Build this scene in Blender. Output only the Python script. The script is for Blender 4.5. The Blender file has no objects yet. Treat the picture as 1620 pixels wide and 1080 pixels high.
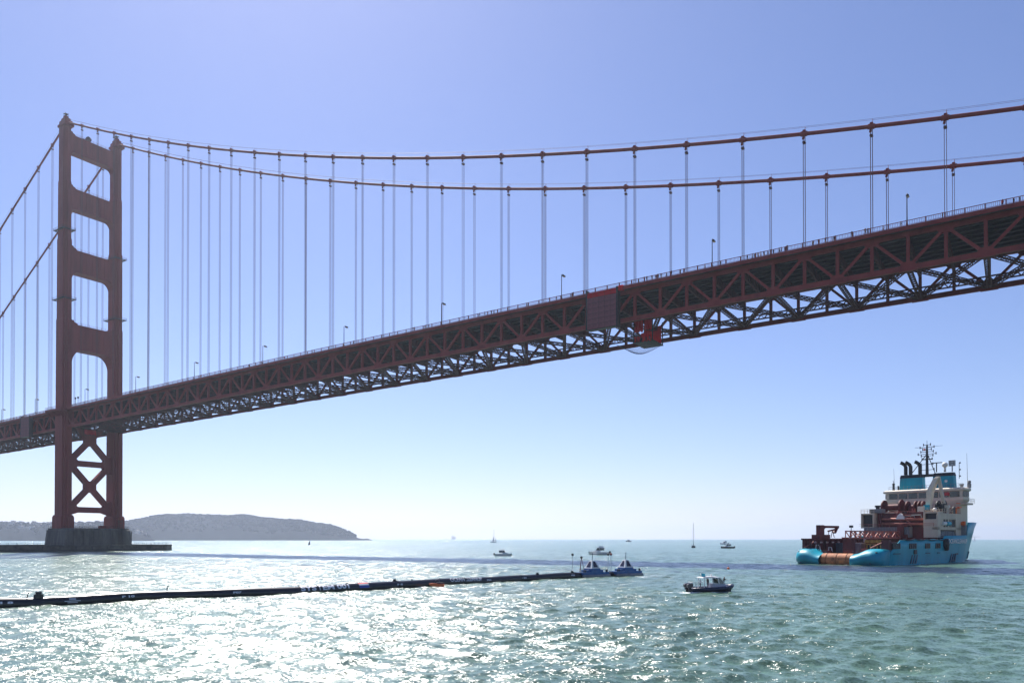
import bpy, bmesh, math, random
import numpy as np
from mathutils import Vector, Matrix, Euler

random.seed(7)
rng = np.random.default_rng(11)
SC = bpy.context.scene
COL = SC.collection
R = math.radians

# ------------------------------------------------------------------ camera
CAM_H = 6.3
cam_d = bpy.data.cameras.new('camera')
cam_d.sensor_width = 36.0
cam_d.lens = 1204.26 / 1620 * 36.0
cam_d.shift_x = (810 - 778.39) / 1620
cam_d.shift_y = (852 - 1204.26 * math.tan(R(0.537)) - 540) / 1620
cam_d.clip_start = 0.5
cam_d.clip_end = 60000
cam = bpy.data.objects.new('camera', cam_d)
cam.location = (0, 0, CAM_H)
cam.rotation_euler = (R(90.537), 0, 0)
COL.objects.link(cam)
SC.camera = cam

# ------------------------------------------------------------------ sky, sun, exposure
SUN = Vector((-0.2550, 0.7600, 1.0)).normalized()      # direction towards the sun
SUN_EL = math.asin(SUN.z)
SUN_AZ = math.atan2(SUN.x, SUN.y)                      # from +Y towards +X
world = bpy.data.worlds.new('World')
SC.world = world
world.use_nodes = True
nt = world.node_tree
nt.nodes.clear()
sky = nt.nodes.new('ShaderNodeTexSky')
sky.sky_type = 'NISHITA'
sky.sun_disc = False
sky.sun_elevation = SUN_EL
sky.sun_rotation = SUN_AZ
sky.altitude = 0
sky.air_density = 1.0
sky.dust_density = 0.35
sky.ozone_density = 5.0
bg = nt.nodes.new('ShaderNodeBackground')
bg.inputs['Strength'].default_value = 0.068
wo = nt.nodes.new('ShaderNodeOutputWorld')
tint = nt.nodes.new('ShaderNodeMix')                   # white balance of the photograph: a little violet
tint.data_type = 'RGBA'; tint.blend_type = 'MULTIPLY'; tint.inputs[0].default_value = 1.0
tint.inputs[7].default_value = (0.965, 0.885, 1.02, 1)
nt.links.new(sky.outputs[0], tint.inputs[6])
nt.links.new(tint.outputs[2], bg.inputs['Color'])
nt.links.new(bg.outputs[0], wo.inputs['Surface'])

sun_d = bpy.data.lights.new('sun', 'SUN')
sun_d.energy = 4.0
sun_d.angle = R(0.53)
sun_d.color = (1.0, 0.95, 0.88)
sun = bpy.data.objects.new('sun', sun_d)
sun.rotation_euler = SUN.to_track_quat('Z', 'Y').to_euler()
sun.location = (0, 0, 400)
COL.objects.link(sun)

SC.view_settings.view_transform = 'Standard'
SC.view_settings.look = 'None'
SC.view_settings.gamma = 1.0
SC.view_settings.exposure = 0.95
SC.view_settings.use_curve_mapping = False
SC.render.engine = 'CYCLES'
SC.cycles.max_bounces = 6
SC.cycles.diffuse_bounces = 2
SC.cycles.glossy_bounces = 3
SC.cycles.volume_bounces = 2
SC.cycles.sample_clamp_indirect = 4.0
SC.cycles.use_denoising = True
SC.cycles.caustics_reflective = False
SC.cycles.caustics_refractive = False

# ------------------------------------------------------------------ materials
MATS = {}
def mat(name, col, rough=0.6, metal=0.0, var=0.12, scale=1.0, col2=None, bump=0.0, bscale=8.0, spec=0.5, streak=0.0, emit=None):
    """procedural paint / steel / concrete: base colour broken up by noise, optional second colour patches and fine bump"""
    if name in MATS:
        return MATS[name]
    m = bpy.data.materials.new(name)
    m.use_nodes = True
    n = m.node_tree
    b = n.nodes['Principled BSDF']
    L = n.links.new
    tc = n.nodes.new('ShaderNodeTexCoord')
    mp = n.nodes.new('ShaderNodeMapping')
    if streak:
        mp.inputs['Scale'].default_value = (1, 1, 1.0 / streak)
    L(tc.outputs['Object'], mp.inputs['Vector'])
    nz = n.nodes.new('ShaderNodeTexNoise')
    nz.inputs['Scale'].default_value = scale
    nz.inputs['Detail'].default_value = 6
    nz.inputs['Roughness'].default_value = 0.65
    L(mp.outputs[0], nz.inputs['Vector'])
    cr = n.nodes.new('ShaderNodeValToRGB')
    c2 = col2 if col2 else tuple(c * (1 - var * 2) for c in col)
    c1 = tuple(min(1, c * (1 + var)) for c in col)
    cr.color_ramp.elements[0].position = 0.30 if not col2 else 0.38
    cr.color_ramp.elements[0].color = (*c2, 1)
    cr.color_ramp.elements[1].position = 0.68 if not col2 else 0.56
    cr.color_ramp.elements[1].color = (*c1, 1)
    L(nz.outputs['Fac'], cr.inputs[0])
    L(cr.outputs[0], b.inputs['Base Color'])
    b.inputs['Roughness'].default_value = rough
    b.inputs['Metallic'].default_value = metal
    b.inputs['Specular IOR Level'].default_value = spec
    if bump:
        n2 = n.nodes.new('ShaderNodeTexNoise')
        n2.inputs['Scale'].default_value = bscale
        n2.inputs['Detail'].default_value = 4
        L(tc.outputs['Object'], n2.inputs['Vector'])
        bp = n.nodes.new('ShaderNodeBump')
        bp.inputs['Strength'].default_value = bump
        bp.inputs['Distance'].default_value = 0.05
        L(n2.outputs['Fac'], bp.inputs['Height'])
        L(bp.outputs[0], b.inputs['Normal'])
    if emit:
        b.inputs['Emission Color'].default_value = (*emit, 1)
        b.inputs['Emission Strength'].default_value = 1
    MATS[name] = m
    return m

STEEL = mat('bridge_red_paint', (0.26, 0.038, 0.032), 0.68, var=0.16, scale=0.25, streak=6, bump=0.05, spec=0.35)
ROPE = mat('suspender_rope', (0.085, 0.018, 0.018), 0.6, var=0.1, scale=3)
SHADED_STEEL = mat('shaded_underdeck_steel', (0.095, 0.020, 0.018), 0.8, var=0.3, scale=0.5)  # bridge red darkened for floor beams and laterals: under-deck shade put into the colour
DARKSTEEL = mat('dark_painted_steel', (0.03, 0.018, 0.018), 0.6, var=0.2, scale=1)
LAMPM = mat('lamp_dark_paint', (0.03, 0.03, 0.035), 0.5, var=0.2, scale=3)
ASPHALT = mat('asphalt', (0.05, 0.05, 0.052), 0.9, var=0.2, scale=2, bump=0.2)
CONCRETE = mat('pier_concrete', (0.125, 0.112, 0.095), 0.9, var=0.3, scale=0.35, streak=7, bump=0.4, bscale=1.5)
FENDERC = mat('fender_concrete', (0.10, 0.09, 0.078), 0.9, var=0.35, scale=0.3, bump=0.4, bscale=1.2)
TARP = mat('containment_sheet', (0.21, 0.062, 0.075), 0.7, var=0.12, scale=1.2, bump=0.3, bscale=3)
REDTARP = mat('red_sheet', (0.85, 0.02, 0.03), 0.6, var=0.15, scale=1.5)
_n = REDTARP.node_tree                                  # thin fabric: light comes through it
_t = _n.nodes.new('ShaderNodeBsdfTranslucent'); _t.inputs['Color'].default_value = (0.9, 0.02, 0.035, 1)
_m = _n.nodes.new('ShaderNodeMixShader'); _m.inputs[0].default_value = 0.6
_n.links.new(_n.nodes['Principled BSDF'].outputs[0], _m.inputs[1]); _n.links.new(_t.outputs[0], _m.inputs[2])
_n.links.new(_m.outputs[0], _n.nodes['Material Output'].inputs['Surface'])
ALGAE = mat('tide_band', (0.035, 0.036, 0.028), 0.7, var=0.4, scale=0.8, bump=0.5, bscale=2)
NET = mat('dark_net', (0.04, 0.04, 0.05), 0.8)

# ------------------------------------------------------------------ mesh builder
class MB:
    def __init__(s):
        s.v = []; s.f = []; s.m = []; s.mi = 0
    def add(s, vs, fs):
        o = len(s.v)
        s.v += [tuple(p) for p in vs]
        s.f += [tuple(i + o for i in f) for f in fs]
        s.m += [s.mi] * len(fs)
        return s
    def box(s, c, d, rz=0.0):
        x, y, z = (q / 2 for q in d)
        ca, sa = math.cos(rz), math.sin(rz)
        vs = []
        for dz in (-z, z):
            for dx, dy in ((-x, -y), (x, -y), (x, y), (-x, y)):
                vs.append((c[0] + dx * ca - dy * sa, c[1] + dx * sa + dy * ca, c[2] + dz))
        return s.add(vs, [(0, 3, 2, 1), (4, 5, 6, 7), (0, 1, 5, 4), (1, 2, 6, 5), (2, 3, 7, 6), (3, 0, 4, 7)])
    def bx(s, x0, x1, y0, y1, z0, z1):
        return s.box(((x0 + x1) / 2, (y0 + y1) / 2, (z0 + z1) / 2), (abs(x1 - x0), abs(y1 - y0), abs(z1 - z0)))
    def beam(s, p, q, w, h, up=(0, 0, 1)):
        p, q = Vector(p), Vector(q)
        d = (q - p).normalized()
        u = Vector(up)
        r = d.cross(u)
        if r.length < 1e-4:
            r = d.cross(Vector((1, 0, 0)))
        r.normalize()
        u = r.cross(d).normalized()
        vs = []
        for e in (p, q):
            for a, b in ((-1, -1), (1, -1), (1, 1), (-1, 1)):
                vs.append(e + r * (a * w / 2) + u * (b * h / 2))
        return s.add(vs, [(0, 1, 2, 3), (4, 7, 6, 5), (0, 4, 5, 1), (1, 5, 6, 2), (2, 6, 7, 3), (3, 7, 4, 0)])
    def tube(s, pts, rad, n=8, cap=True):
        pts = [Vector(p) for p in pts]
        k = len(pts)
        rr = rad if isinstance(rad, (list, tuple)) else [rad] * k
        vs = []; fs = []
        ref = None
        for i, p in enumerate(pts):
            d = (pts[min(i + 1, k - 1)] - pts[max(i - 1, 0)]).normalized()
            if ref is None:
                ref = Vector((0, 0, 1)) if abs(d.z) < 0.9 else Vector((1, 0, 0))
            r = d.cross(ref).normalized()
            u = r.cross(d).normalized()
            ref = u
            for j in range(n):
                a = 2 * math.pi * j / n
                vs.append(p + r * (math.cos(a) * rr[i]) + u * (math.sin(a) * rr[i]))
        for i in range(k - 1):
            for j in range(n):
                a, b = i * n + j, i * n + (j + 1) % n
                fs.append((a, b, b + n, a + n))
        if cap:
            fs.append(tuple(range(n - 1, -1, -1)))
            fs.append(tuple(range((k - 1) * n, k * n)))
        return s.add(vs, fs)
    def lathe(s, prof, c=(0, 0, 0), n=12):
        vs = []; fs = []
        for r, z in prof:
            for j in range(n):
                a = 2 * math.pi * j / n
                vs.append((c[0] + r * math.cos(a), c[1] + r * math.sin(a), c[2] + z))
        for i in range(len(prof) - 1):
            for j in range(n):
                a, b = i * n + j, i * n + (j + 1) % n
                fs.append((a, b, b + n, a + n))
        fs.append(tuple(range(n - 1, -1, -1)))
        fs.append(tuple(range((len(prof) - 1) * n, len(prof) * n)))
        return s.add(vs, fs)
    def disc(s, c, axis, r, t, n=16):
        a = Vector(axis).normalized()
        c = Vector(c)
        return s.tube([c - a * t / 2, c + a * t / 2], r, n)
    def prism(s, poly, axis, a0, a1):
        """poly in the two axes other than `axis` (x:(y,z) y:(x,z) z:(x,y)), extruded from a0 to a1"""
        n = len(poly); vs = []
        for a in (a0, a1):
            for p in poly:
                vs.append({'x': (a, p[0], p[1]), 'y': (p[0], a, p[1]), 'z': (p[0], p[1], a)}[axis])
        fs = [tuple(range(n)), tuple(range(2 * n - 1, n - 1, -1))]
        for i in range(n):
            j = (i + 1) % n
            fs.append((i, i + n, j + n, j))
        return s.add(vs, fs)
    def loft(s, rings, closed=True, cap=True):
        n = len(rings[0]); vs = [p for r in rings for p in r]; fs = []
        m = n if closed else n - 1
        for i in range(len(rings) - 1):
            for j in range(m):
                a, b = i * n + j, i * n + (j + 1) % n
                fs.append((a, b, b + n, a + n))
        if cap:
            fs.append(tuple(range(n - 1, -1, -1)))
            fs.append(tuple(range((len(rings) - 1) * n, len(rings) * n)))
        return s.add(vs, fs)
    def ball(s, c, r, n=8, sq=(1, 1, 1)):
        prof = []
        vs = []; fs = []
        k = max(4, n // 2)
        for i in range(k + 1):
            t = math.pi * i / k
            for j in range(n):
                a = 2 * math.pi * j / n
                vs.append((c[0] + r * sq[0] * math.sin(t) * math.cos(a), c[1] + r * sq[1] * math.sin(t) * math.sin(a), c[2] + r * sq[2] * math.cos(t)))
        for i in range(k):
            for j in range(n):
                a, b = i * n + j, i * n + (j + 1) % n
                fs.append((a, b, b + n, a + n))
        return s.add(vs, fs)
    def mesh(s, name, smooth=False):
        me = bpy.data.meshes.new(name)
        me.from_pydata(s.v, [], s.f)
        bm = bmesh.new()
        bm.from_mesh(me)
        # material indices follow face order
        for f, i in zip(bm.faces, s.m):
            f.material_index = i
        bmesh.ops.remove_doubles(bm, verts=bm.verts, dist=1e-5)
        bmesh.ops.dissolve_degenerate(bm, edges=bm.edges, dist=1e-5)
        bmesh.ops.recalc_face_normals(bm, faces=bm.faces)
        bm.to_mesh(me)
        bm.free()
        if smooth:
            me.polygons.foreach_set('use_smooth', [True] * len(me.polygons))
        return me
    def build(s, name, m, parent=None, smooth=False):
        me = s.mesh(name, smooth)
        for q in (m if isinstance(m, (list, tuple)) else [m]):
            me.materials.append(q)
        return link(name, me, parent)

def link(name, me, parent=None, M=None):
    o = bpy.data.objects.new(name, me)
    COL.objects.link(o)
    if parent is not None:
        o.parent = parent
    if M is not None:
        o.matrix_local = M
    return o
def tag(o, label=None, cat=None, group=None, kind=None):
    if label: o['label'] = label
    if cat: o['category'] = cat
    if group: o['group'] = group
    if kind: o['kind'] = kind
    return o
def empty(name, loc, rz=0.0):
    o = bpy.data.objects.new(name, None)
    COL.objects.link(o)
    o.location = loc
    o.rotation_euler = (0, 0, rz)
    o.empty_display_size = 0.5
    return o
def smooth_by_angle(me, ang=35):
    me.polygons.foreach_set('use_smooth', [True] * len(me.polygons))
    bm = bmesh.new(); bm.from_mesh(me)
    for e in bm.edges:
        if len(e.link_faces) == 2 and e.calc_face_angle(0) > R(ang):
            e.smooth = False
    bm.to_mesh(me); bm.free()

ORD = ['zeroth', 'first', 'second', 'third', 'fourth', 'fifth', 'sixth', 'seventh', 'eighth', 'ninth', 'tenth', 'eleventh', 'twelfth', 'thirteenth', 'fourteenth', 'fifteenth', 'sixteenth', 'seventeenth', 'eighteenth', 'nineteenth', 'twentieth']

# ------------------------------------------------------------------ water
PHI = 0.60245
B_ORG = Vector((-222.998, 397.453, 0))                  # near tower leg, on the bridge axis
CB, SB = math.cos(PHI), math.sin(PHI)
def bridge_to_world(s, w, z=0.0):
    return Vector((B_ORG.x + s * CB + w * SB, B_ORG.y - s * SB + w * CB, z))

def make_water():
    ncol = 600
    oy = -25.0                                          # fan of cells that widen with distance
    ang = np.linspace(-R(54), R(54), ncol)
    rad = [36.0]
    while rad[-1] < 14000:
        r = rad[-1]
        rad.append(r + (max(0.16, (r - 20) * 0.0024) if r < 800 else r * 0.03))
    rad = np.array(rad); nrow = len(rad)
    A, RR = np.meshgrid(ang, rad)
    X = RR * np.sin(A)
    Y = oy + RR * np.cos(A)
    dr = np.gradient(rad)[:, None] * np.ones_like(A)
    da = RR * (ang[1] - ang[0])
    cell = np.maximum(dr, da)
    Z = np.zeros_like(X); DX = np.zeros_like(X); DY = np.zeros_like(X)
    crest = np.zeros_like(X)
    wind = math.atan2(-1.0, 0.28)                       # swell runs out of the west towards the camera
    K = 84
    for i in range(K):
        lam = 0.7 * (24.0 / 0.7) ** (i / (K - 1)) * rng.uniform(0.92, 1.08)
        th = wind + rng.normal(0, 0.62)
        k = 2 * math.pi / lam
        amp = 0.0076 * lam * (1.0 if lam < 2.0 else (2.0 / lam) ** 1.12)
        ph = rng.uniform(0, 2 * math.pi)
        fade = np.clip((lam / cell - 2.0) / 2.0, 0, 1)
        q = k * (X * math.cos(th) + Y * math.sin(th)) + ph
        s_, c_ = np.sin(q), np.cos(q)
        Z += fade * amp * s_
        crest += amp * s_ * fade
        DX += fade * 0.75 * amp * c_ * math.cos(th)
        DY += fade * 0.75 * amp * c_ * math.sin(th)
    # slow gusty modulation so the chop is not even
    mod = 1 + 0.22 * np.sin(X / 23.0 + 1.3 * np.sin(Y / 41.0)) * np.sin(Y / 31.0 + 0.7 * np.sin(X / 37.0))
    Z *= mod
    V = np.stack([X + DX, Y + DY, Z], -1).reshape(-1, 3)
    idx = np.arange(ncol * nrow).reshape(nrow, ncol)
    F = np.stack([idx[:-1, :-1], idx[:-1, 1:], idx[1:, 1:], idx[1:, :-1]], -1).reshape(-1, 4)
    me = bpy.data.meshes.new('water')
    me.vertices.add(len(V)); me.vertices.foreach_set('co', V.astype(np.float32).ravel())
    me.loops.add(F.size); me.loops.foreach_set('vertex_index', F.astype(np.int32).ravel())
    me.polygons.add(len(F))
    me.polygons.foreach_set('loop_start', np.arange(0, F.size, 4, dtype=np.int32))
    me.polygons.foreach_set('use_smooth', np.ones(len(F), dtype=bool))
    me.update(calc_edges=True)
    # foam: breaking crests and churned water behind hulls
    x, y = V[:, 0], V[:, 1]
    foam = np.clip((Z.reshape(-1) - 0.42) / 0.3, 0, 1) * 0.55
    def wake(px, py, hx, hy, length, half, amt):
        hl = math.hypot(hx, hy); ux, uy = hx / hl, hy / hl
        a = (x - px) * ux + (y - py) * uy
        b = -(x - px) * uy + (y - py) * ux
        e = np.exp(-((b / half) ** 2)) * np.clip((a + 1) / 1.5, 0, 1) * np.clip((length - a) / (length * 0.7), 0, 1)
        np.maximum(foam, 1.3 * amt * e, out=foam)
    for w_ in WAKES:
        wake(*w_)
    at = me.attributes.new('foam', 'FLOAT', 'POINT')
    at.data.foreach_set('value', foam.astype(np.float32))
    m = bpy.data.materials.new('sea_water')
    m.use_nodes = True
    n = m.node_tree; L = n.links.new
    n.nodes.remove(n.nodes['Principled BSDF'])
    def lobe(rough):                                    # air-to-water reflection off ripples of Gaussian slope
        g = n.nodes.new('ShaderNodeBsdfMetallic'); g.distribution = 'BECKMANN'; g.fresnel_type = 'PHYSICAL_CONDUCTOR'
        g.inputs['IOR'].default_value = (1.333,) * 3; g.inputs['Extinction'].default_value = (0, 0, 0)
        g.inputs['Roughness'].default_value = rough
        return g
    b = lobe(WATER_ROUGH); b2 = lobe(WATER_ROUGH2); b3 = lobe(0.39)
    df = n.nodes.new('ShaderNodeBsdfDiffuse')
    geo = n.nodes.new('ShaderNodeNewGeometry')
    def slope(scale, detail, k, sx, rough=0.6):
        mp = n.nodes.new('ShaderNodeMapping')
        mp.inputs['Scale'].default_value = (sx, 1, 1)
        mp.inputs['Rotation'].default_value = (0, 0, 0.25)
        L(geo.outputs['Position'], mp.inputs['Vector'])
        nz = n.nodes.new('ShaderNodeTexNoise')
        nz.inputs['Scale'].default_value = scale
        nz.inputs['Detail'].default_value = detail
        nz.inputs['Roughness'].default_value = rough
        L(mp.outputs[0], nz.inputs['Vector'])
        sb = n.nodes.new('ShaderNodeVectorMath'); sb.operation = 'SUBTRACT'
        sb.inputs[1].default_value = (0.5, 0.5, 0.5)
        L(nz.outputs['Color'], sb.inputs[0])
        ml = n.nodes.new('ShaderNodeVectorMath'); ml.operation = 'MULTIPLY'
        ml.inputs[1].default_value = (k * 0.8, k, 0)
        L(sb.outputs[0], ml.inputs[0])
        return ml
    s1 = slope(1.25, 3, 1.3, 0.6)
    s2 = slope(6.5, 4, 4.4, 0.7, 0.75)
    s0 = slope(0.3, 2, 0.7, 0.5)
    a0 = n.nodes.new('ShaderNodeVectorMath'); a0.operation = 'ADD'
    L(s0.outputs[0], a0.inputs[0]); L(s1.outputs[0], a0.inputs[1])
    ad = n.nodes.new('ShaderNodeVectorMath'); ad.operation = 'ADD'
    L(a0.outputs[0], ad.inputs[0]); L(s2.outputs[0], ad.inputs[1])
    # cat's paws: wind patches where the ripples are rougher or calmer
    gz = n.nodes.new('ShaderNodeTexNoise'); gz.inputs['Scale'].default_value = 0.035; gz.inputs['Detail'].default_value = 3
    L(geo.outputs['Position'], gz.inputs['Vector'])
    gr = n.nodes.new('ShaderNodeMapRange'); gr.inputs['From Min'].default_value = 0.3; gr.inputs['From Max'].default_value = 0.7
    gr.inputs['To Min'].default_value = 0.75; gr.inputs['To Max'].default_value = 1.2
    L(gz.outputs['Fac'], gr.inputs['Value'])
    sc = n.nodes.new('ShaderNodeVectorMath'); sc.operation = 'SCALE'
    L(ad.outputs[0], sc.inputs[0]); L(gr.outputs[0], sc.inputs['Scale'])
    ad2 = n.nodes.new('ShaderNodeVectorMath'); ad2.operation = 'ADD'
    L(geo.outputs['Normal'], ad2.inputs[0]); L(sc.outputs[0], ad2.inputs[1])
    nm = n.nodes.new('ShaderNodeVectorMath'); nm.operation = 'NORMALIZE'
    L(ad2.outputs[0], nm.inputs[0])
    L(nm.outputs[0], b.inputs['Normal'])
    # capillary ripples too fine to see: a second, rougher lobe on gentler slopes
    hf = n.nodes.new('ShaderNodeVectorMath'); hf.operation = 'SCALE'; hf.inputs['Scale'].default_value = 0.45
    L(sc.outputs[0], hf.inputs[0])
    ad3 = n.nodes.new('ShaderNodeVectorMath'); ad3.operation = 'ADD'
    L(geo.outputs['Normal'], ad3.inputs[0]); L(hf.outputs[0], ad3.inputs[1])
    nm2 = n.nodes.new('ShaderNodeVectorMath'); nm2.operation = 'NORMALIZE'
    L(ad3.outputs[0], nm2.inputs[0]); L(nm2.outputs[0], b2.inputs['Normal'])
    ms = n.nodes.new('ShaderNodeMixShader'); ms.inputs[0].default_value = WATER_MIX
    L(b.outputs[0], ms.inputs[1]); L(b2.outputs[0], ms.inputs[2]); asd = n.nodes.new('ShaderNodeAddShader')
    ms3 = n.nodes.new('ShaderNodeMixShader'); ms3.inputs[0].default_value = 0.60
    L(ms.outputs[0], ms3.inputs[1]); L(b3.outputs[0], ms3.inputs[2]); L(nm2.outputs[0], b3.inputs['Normal'])
    L(ms3.outputs[0], asd.inputs[0]); L(df.outputs[0], asd.inputs[1]); L(nm2.outputs[0], df.inputs['Normal'])
    L(asd.outputs[0], n.nodes['Material Output'].inputs['Surface'])
    # foam mask broken up by noise
    atn = n.nodes.new('ShaderNodeAttribute'); atn.attribute_name = 'foam'
    fz = n.nodes.new('ShaderNodeTexNoise'); fz.inputs['Scale'].default_value = 1.6; fz.inputs['Detail'].default_value = 7; fz.inputs['Roughness'].default_value = 0.72
    L(geo.outputs['Position'], fz.inputs['Vector'])
    th = n.nodes.new('ShaderNodeMath'); th.operation = 'ADD'
    L(atn.outputs['Fac'], th.inputs[0]); L(fz.outputs['Fac'], th.inputs[1])
    fr = n.nodes.new('ShaderNodeMapRange'); fr.inputs['From Min'].default_value = 0.98; fr.inputs['From Max'].default_value = 1.2
    L(th.outputs[0], fr.inputs['Value'])
    body = n.nodes.new('ShaderNodeValToRGB')
    body.color_ramp.elements[0].color = (*WATER_A, 1); body.color_ramp.elements[0].position = 0.35
    body.color_ramp.elements[1].color = (*WATER_B, 1); body.color_ramp.elements[1].position = 0.65
    bz = n.nodes.new('ShaderNodeTexNoise'); bz.inputs['Scale'].default_value = 0.06; bz.inputs['Detail'].default_value = 4
    L(geo.outputs['Position'], bz.inputs['Vector']); L(bz.outputs['Fac'], body.inputs[0])
    mx = n.nodes.new('ShaderNodeMix'); mx.data_type = 'RGBA'
    mx.inputs[7].default_value = (0.75, 0.78, 0.78, 1)
    L(fr.outputs[0], mx.inputs[0]); L(body.outputs[0], mx.inputs[6])
    L(mx.outputs[2], df.inputs['Color'])
    rr = n.nodes.new('ShaderNodeMapRange'); rr.inputs['To Min'].default_value = WATER_ROUGH; rr.inputs['To Max'].default_value = 0.6
    L(fr.outputs[0], rr.inputs['Value']); L(rr.outputs[0], b.inputs['Roughness'])
    me.materials.append(m)
    o = link('water', me)
    tag(o, 'green choppy strait water glittering white towards the sun', kind='structure')
    return o
WATER_A = (0.044, 0.084, 0.058)
WATER_B = (0.056, 0.106, 0.068)
WATER_ROUGH = 0.19
WATER_ROUGH2 = 0.53
WATER_MIX = 0.07
HAZE = 0.00009
# px, py, heading away from the hull, length, half width, amount
WAKES = [(25.0, 88.7, -1, -0.1, 10, 0.8, 0.62), (23.5, 88.4, 1, 0.1, 7.0, 0.55, 0.6), (-45, 69.0, 1, 1.1, 60, .3, .42), (-214.3, 359.9, .567, .824, 68, 1.2, .5),
         (2.0, 281, -1, 0.0, 26, 1.6, 0.6), (42, 302.5, -1, -0.2, 14, 1.6, 0.55), (48, 303, 1, 0.0, 12, 1.4, 0.55),
         (143.4, 541, 0.3, -1, 14, 2.6, 0.5), (156, 505, -1, 0, 14, 2.0, 0.5), (270, 891, -1, 0, 30, 3, 0.6),
         (-8.5, 100.8, -1, -0.2, 3, 0.5, 0.6), (24, 127, 1, -0.3, 6, 1.6, 0.5), (30, 133, -0.8, -0.8, 14, 1.2, 0.45),
         (90.9, 178.1, 0.80, 0.60, 62, 0.8, 0.5), (83.6, 185, -0.6, 0.8, 13, 0.9, 0.5), (83.6, 185, 0.6, -0.8, 12, 0.9, 0.5)]
make_water()
# ------------------------------------------------------------------ far headland
def ridge_profile(pts):
    xs = [p[0] for p in pts]; ys = [p[1] for p in pts]
    return lambda a: float(np.interp(a, xs, ys))
HILLM = mat('hill_scrub', (0.013, 0.015, 0.018), 0.95, var=0.3, scale=0.012, col2=(0.020, 0.021, 0.022), bump=0.0, spec=0.0)
WOODM = mat('ridge_wood', (0.013, 0.016, 0.017), 0.95, var=0.3, scale=0.05, spec=0.0)
def make_hill(name, label, D, prof, a0, a1, depth, seed, n=260):
    """terrain strip: bearing a (tangent), shoreline at distance D, rising to its ridge and falling away behind"""
    r = np.random.default_rng(seed)
    rows = 30
    ph = r.uniform(0, 6.28, 24)
    def nz(u, v):
        s = 0
        for i in range(8):
            f = 1.7 ** i
            s += math.sin(u * f * 1.0 + ph[i] + 1.5 * math.sin(v * f * 0.8 + ph[i + 8])) / f * math.cos(v * f * 1.3 + ph[i + 16])
        return s
    V = []; F = []
    for j in range(rows):
        t = j / (rows - 1)
        for i in range(n):
            a = a0 + (a1 - a0) * i / (n - 1)
            top = prof(a)
            tt = t / 0.62
            rise = (1 - (1 - min(tt, 1)) ** 1.7) if tt <= 1 else max(0, 1 - (tt - 1) * 1.3)
            dist = D + depth * t + 60 * nz(a * 22, 1.0)
            z = top * rise * (1 + 0.10 * nz(a * 60, t * 5) * (1 - abs(2 * min(tt, 1) - 1) * 0.6))
            if top < 3: z = min(z, top)
            V.append((a * dist, dist, z - 1.2))
    for j in range(rows - 1):
        for i in range(n - 1):
            k = j * n + i
            F.append((k, k + 1, k + 1 + n, k + n))
    me = bpy.data.meshes.new(name); me.from_pydata(V, [], F)
    me.polygons.foreach_set('use_smooth', [True] * len(F))
    me.materials.append(HILLM)
    o = link(name, me); tag(o, label, kind='structure')
    return o, V, n, rows
# bearings are (x px - 778.4)/1204.3, heights in metres
def bear(x): return (x - 778.4) / 1204.3
D1 = 3300.0
def hz(y, D): return 6.3 + (852 - y) * D / 1204.3
P1 = [(x, hz(y, D1 + 500)) for x, y in ((-150, 835), (60, 832), (150, 829), (205, 824), (240, 818), (280, 815), (330, 813), (380, 815), (420, 820), (470, 822), (500, 828), (530, 834), (548, 841), (560, 847.5), (568, 850.4), (575, 851.4), (581, 850.6), (588, 853.0), (606, 855))]
o1, V1, n1, r1 = make_hill('headland', 'hazy wooded headland sloping down to the sea at its tip', D1, ridge_profile([(bear(x), z) for x, z in P1]), bear(-40), bear(589), 900, 3)
D2 = 2500.0
P2 = [(x, hz(y, D2 + 600)) for x, y in ((-400, 815), (-200, 822), (0, 825), (30, 827), (70, 829), (120, 826), (160, 828), (200, 834), (225, 843), (245, 853))]
o2, V2, n2, r2 = make_hill('hillside', 'hazy built-up hillside behind the tower base', D2, ridge_profile([(bear(x), z) for x, z in P2]), bear(-400), bear(245), 1000, 9, 220)
# woods along the ridges: one mass
wood = MB()
rr = random.Random(5)
def clump(x, y, z, r):
    n = 7
    wood.ball((x, y, z), r, n, (1.0, 1.0, rr.uniform(0.6, 0.95)))
for V, n, rows, cnt, smin, smax in ((V1, n1, r1, 2600, 4, 9), (V2, n2, r2, 900, 3, 8)):
    for _ in range(cnt):
        j = int(rows * (0.62 if rr.random() < 0.45 else rr.uniform(0.15, 0.62)))
        i = rr.randrange(n)
        x, y, z = V[min(j, rows - 1) * n + i]
        if z < 14: continue
        r = rr.uniform(smin, smax)
        clump(x + rr.uniform(-8, 8), y, z + r * 0.35, r)
        if rr.random() < 0.5:
            clump(x + rr.uniform(-12, 12), y + 6, z + r * 0.7, r * 0.7)
w_ = wood.build('ridge_woods', WOODM)
tag(w_, 'dark hazy woods covering the headland ridges', 'woods', kind='stuff')
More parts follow.
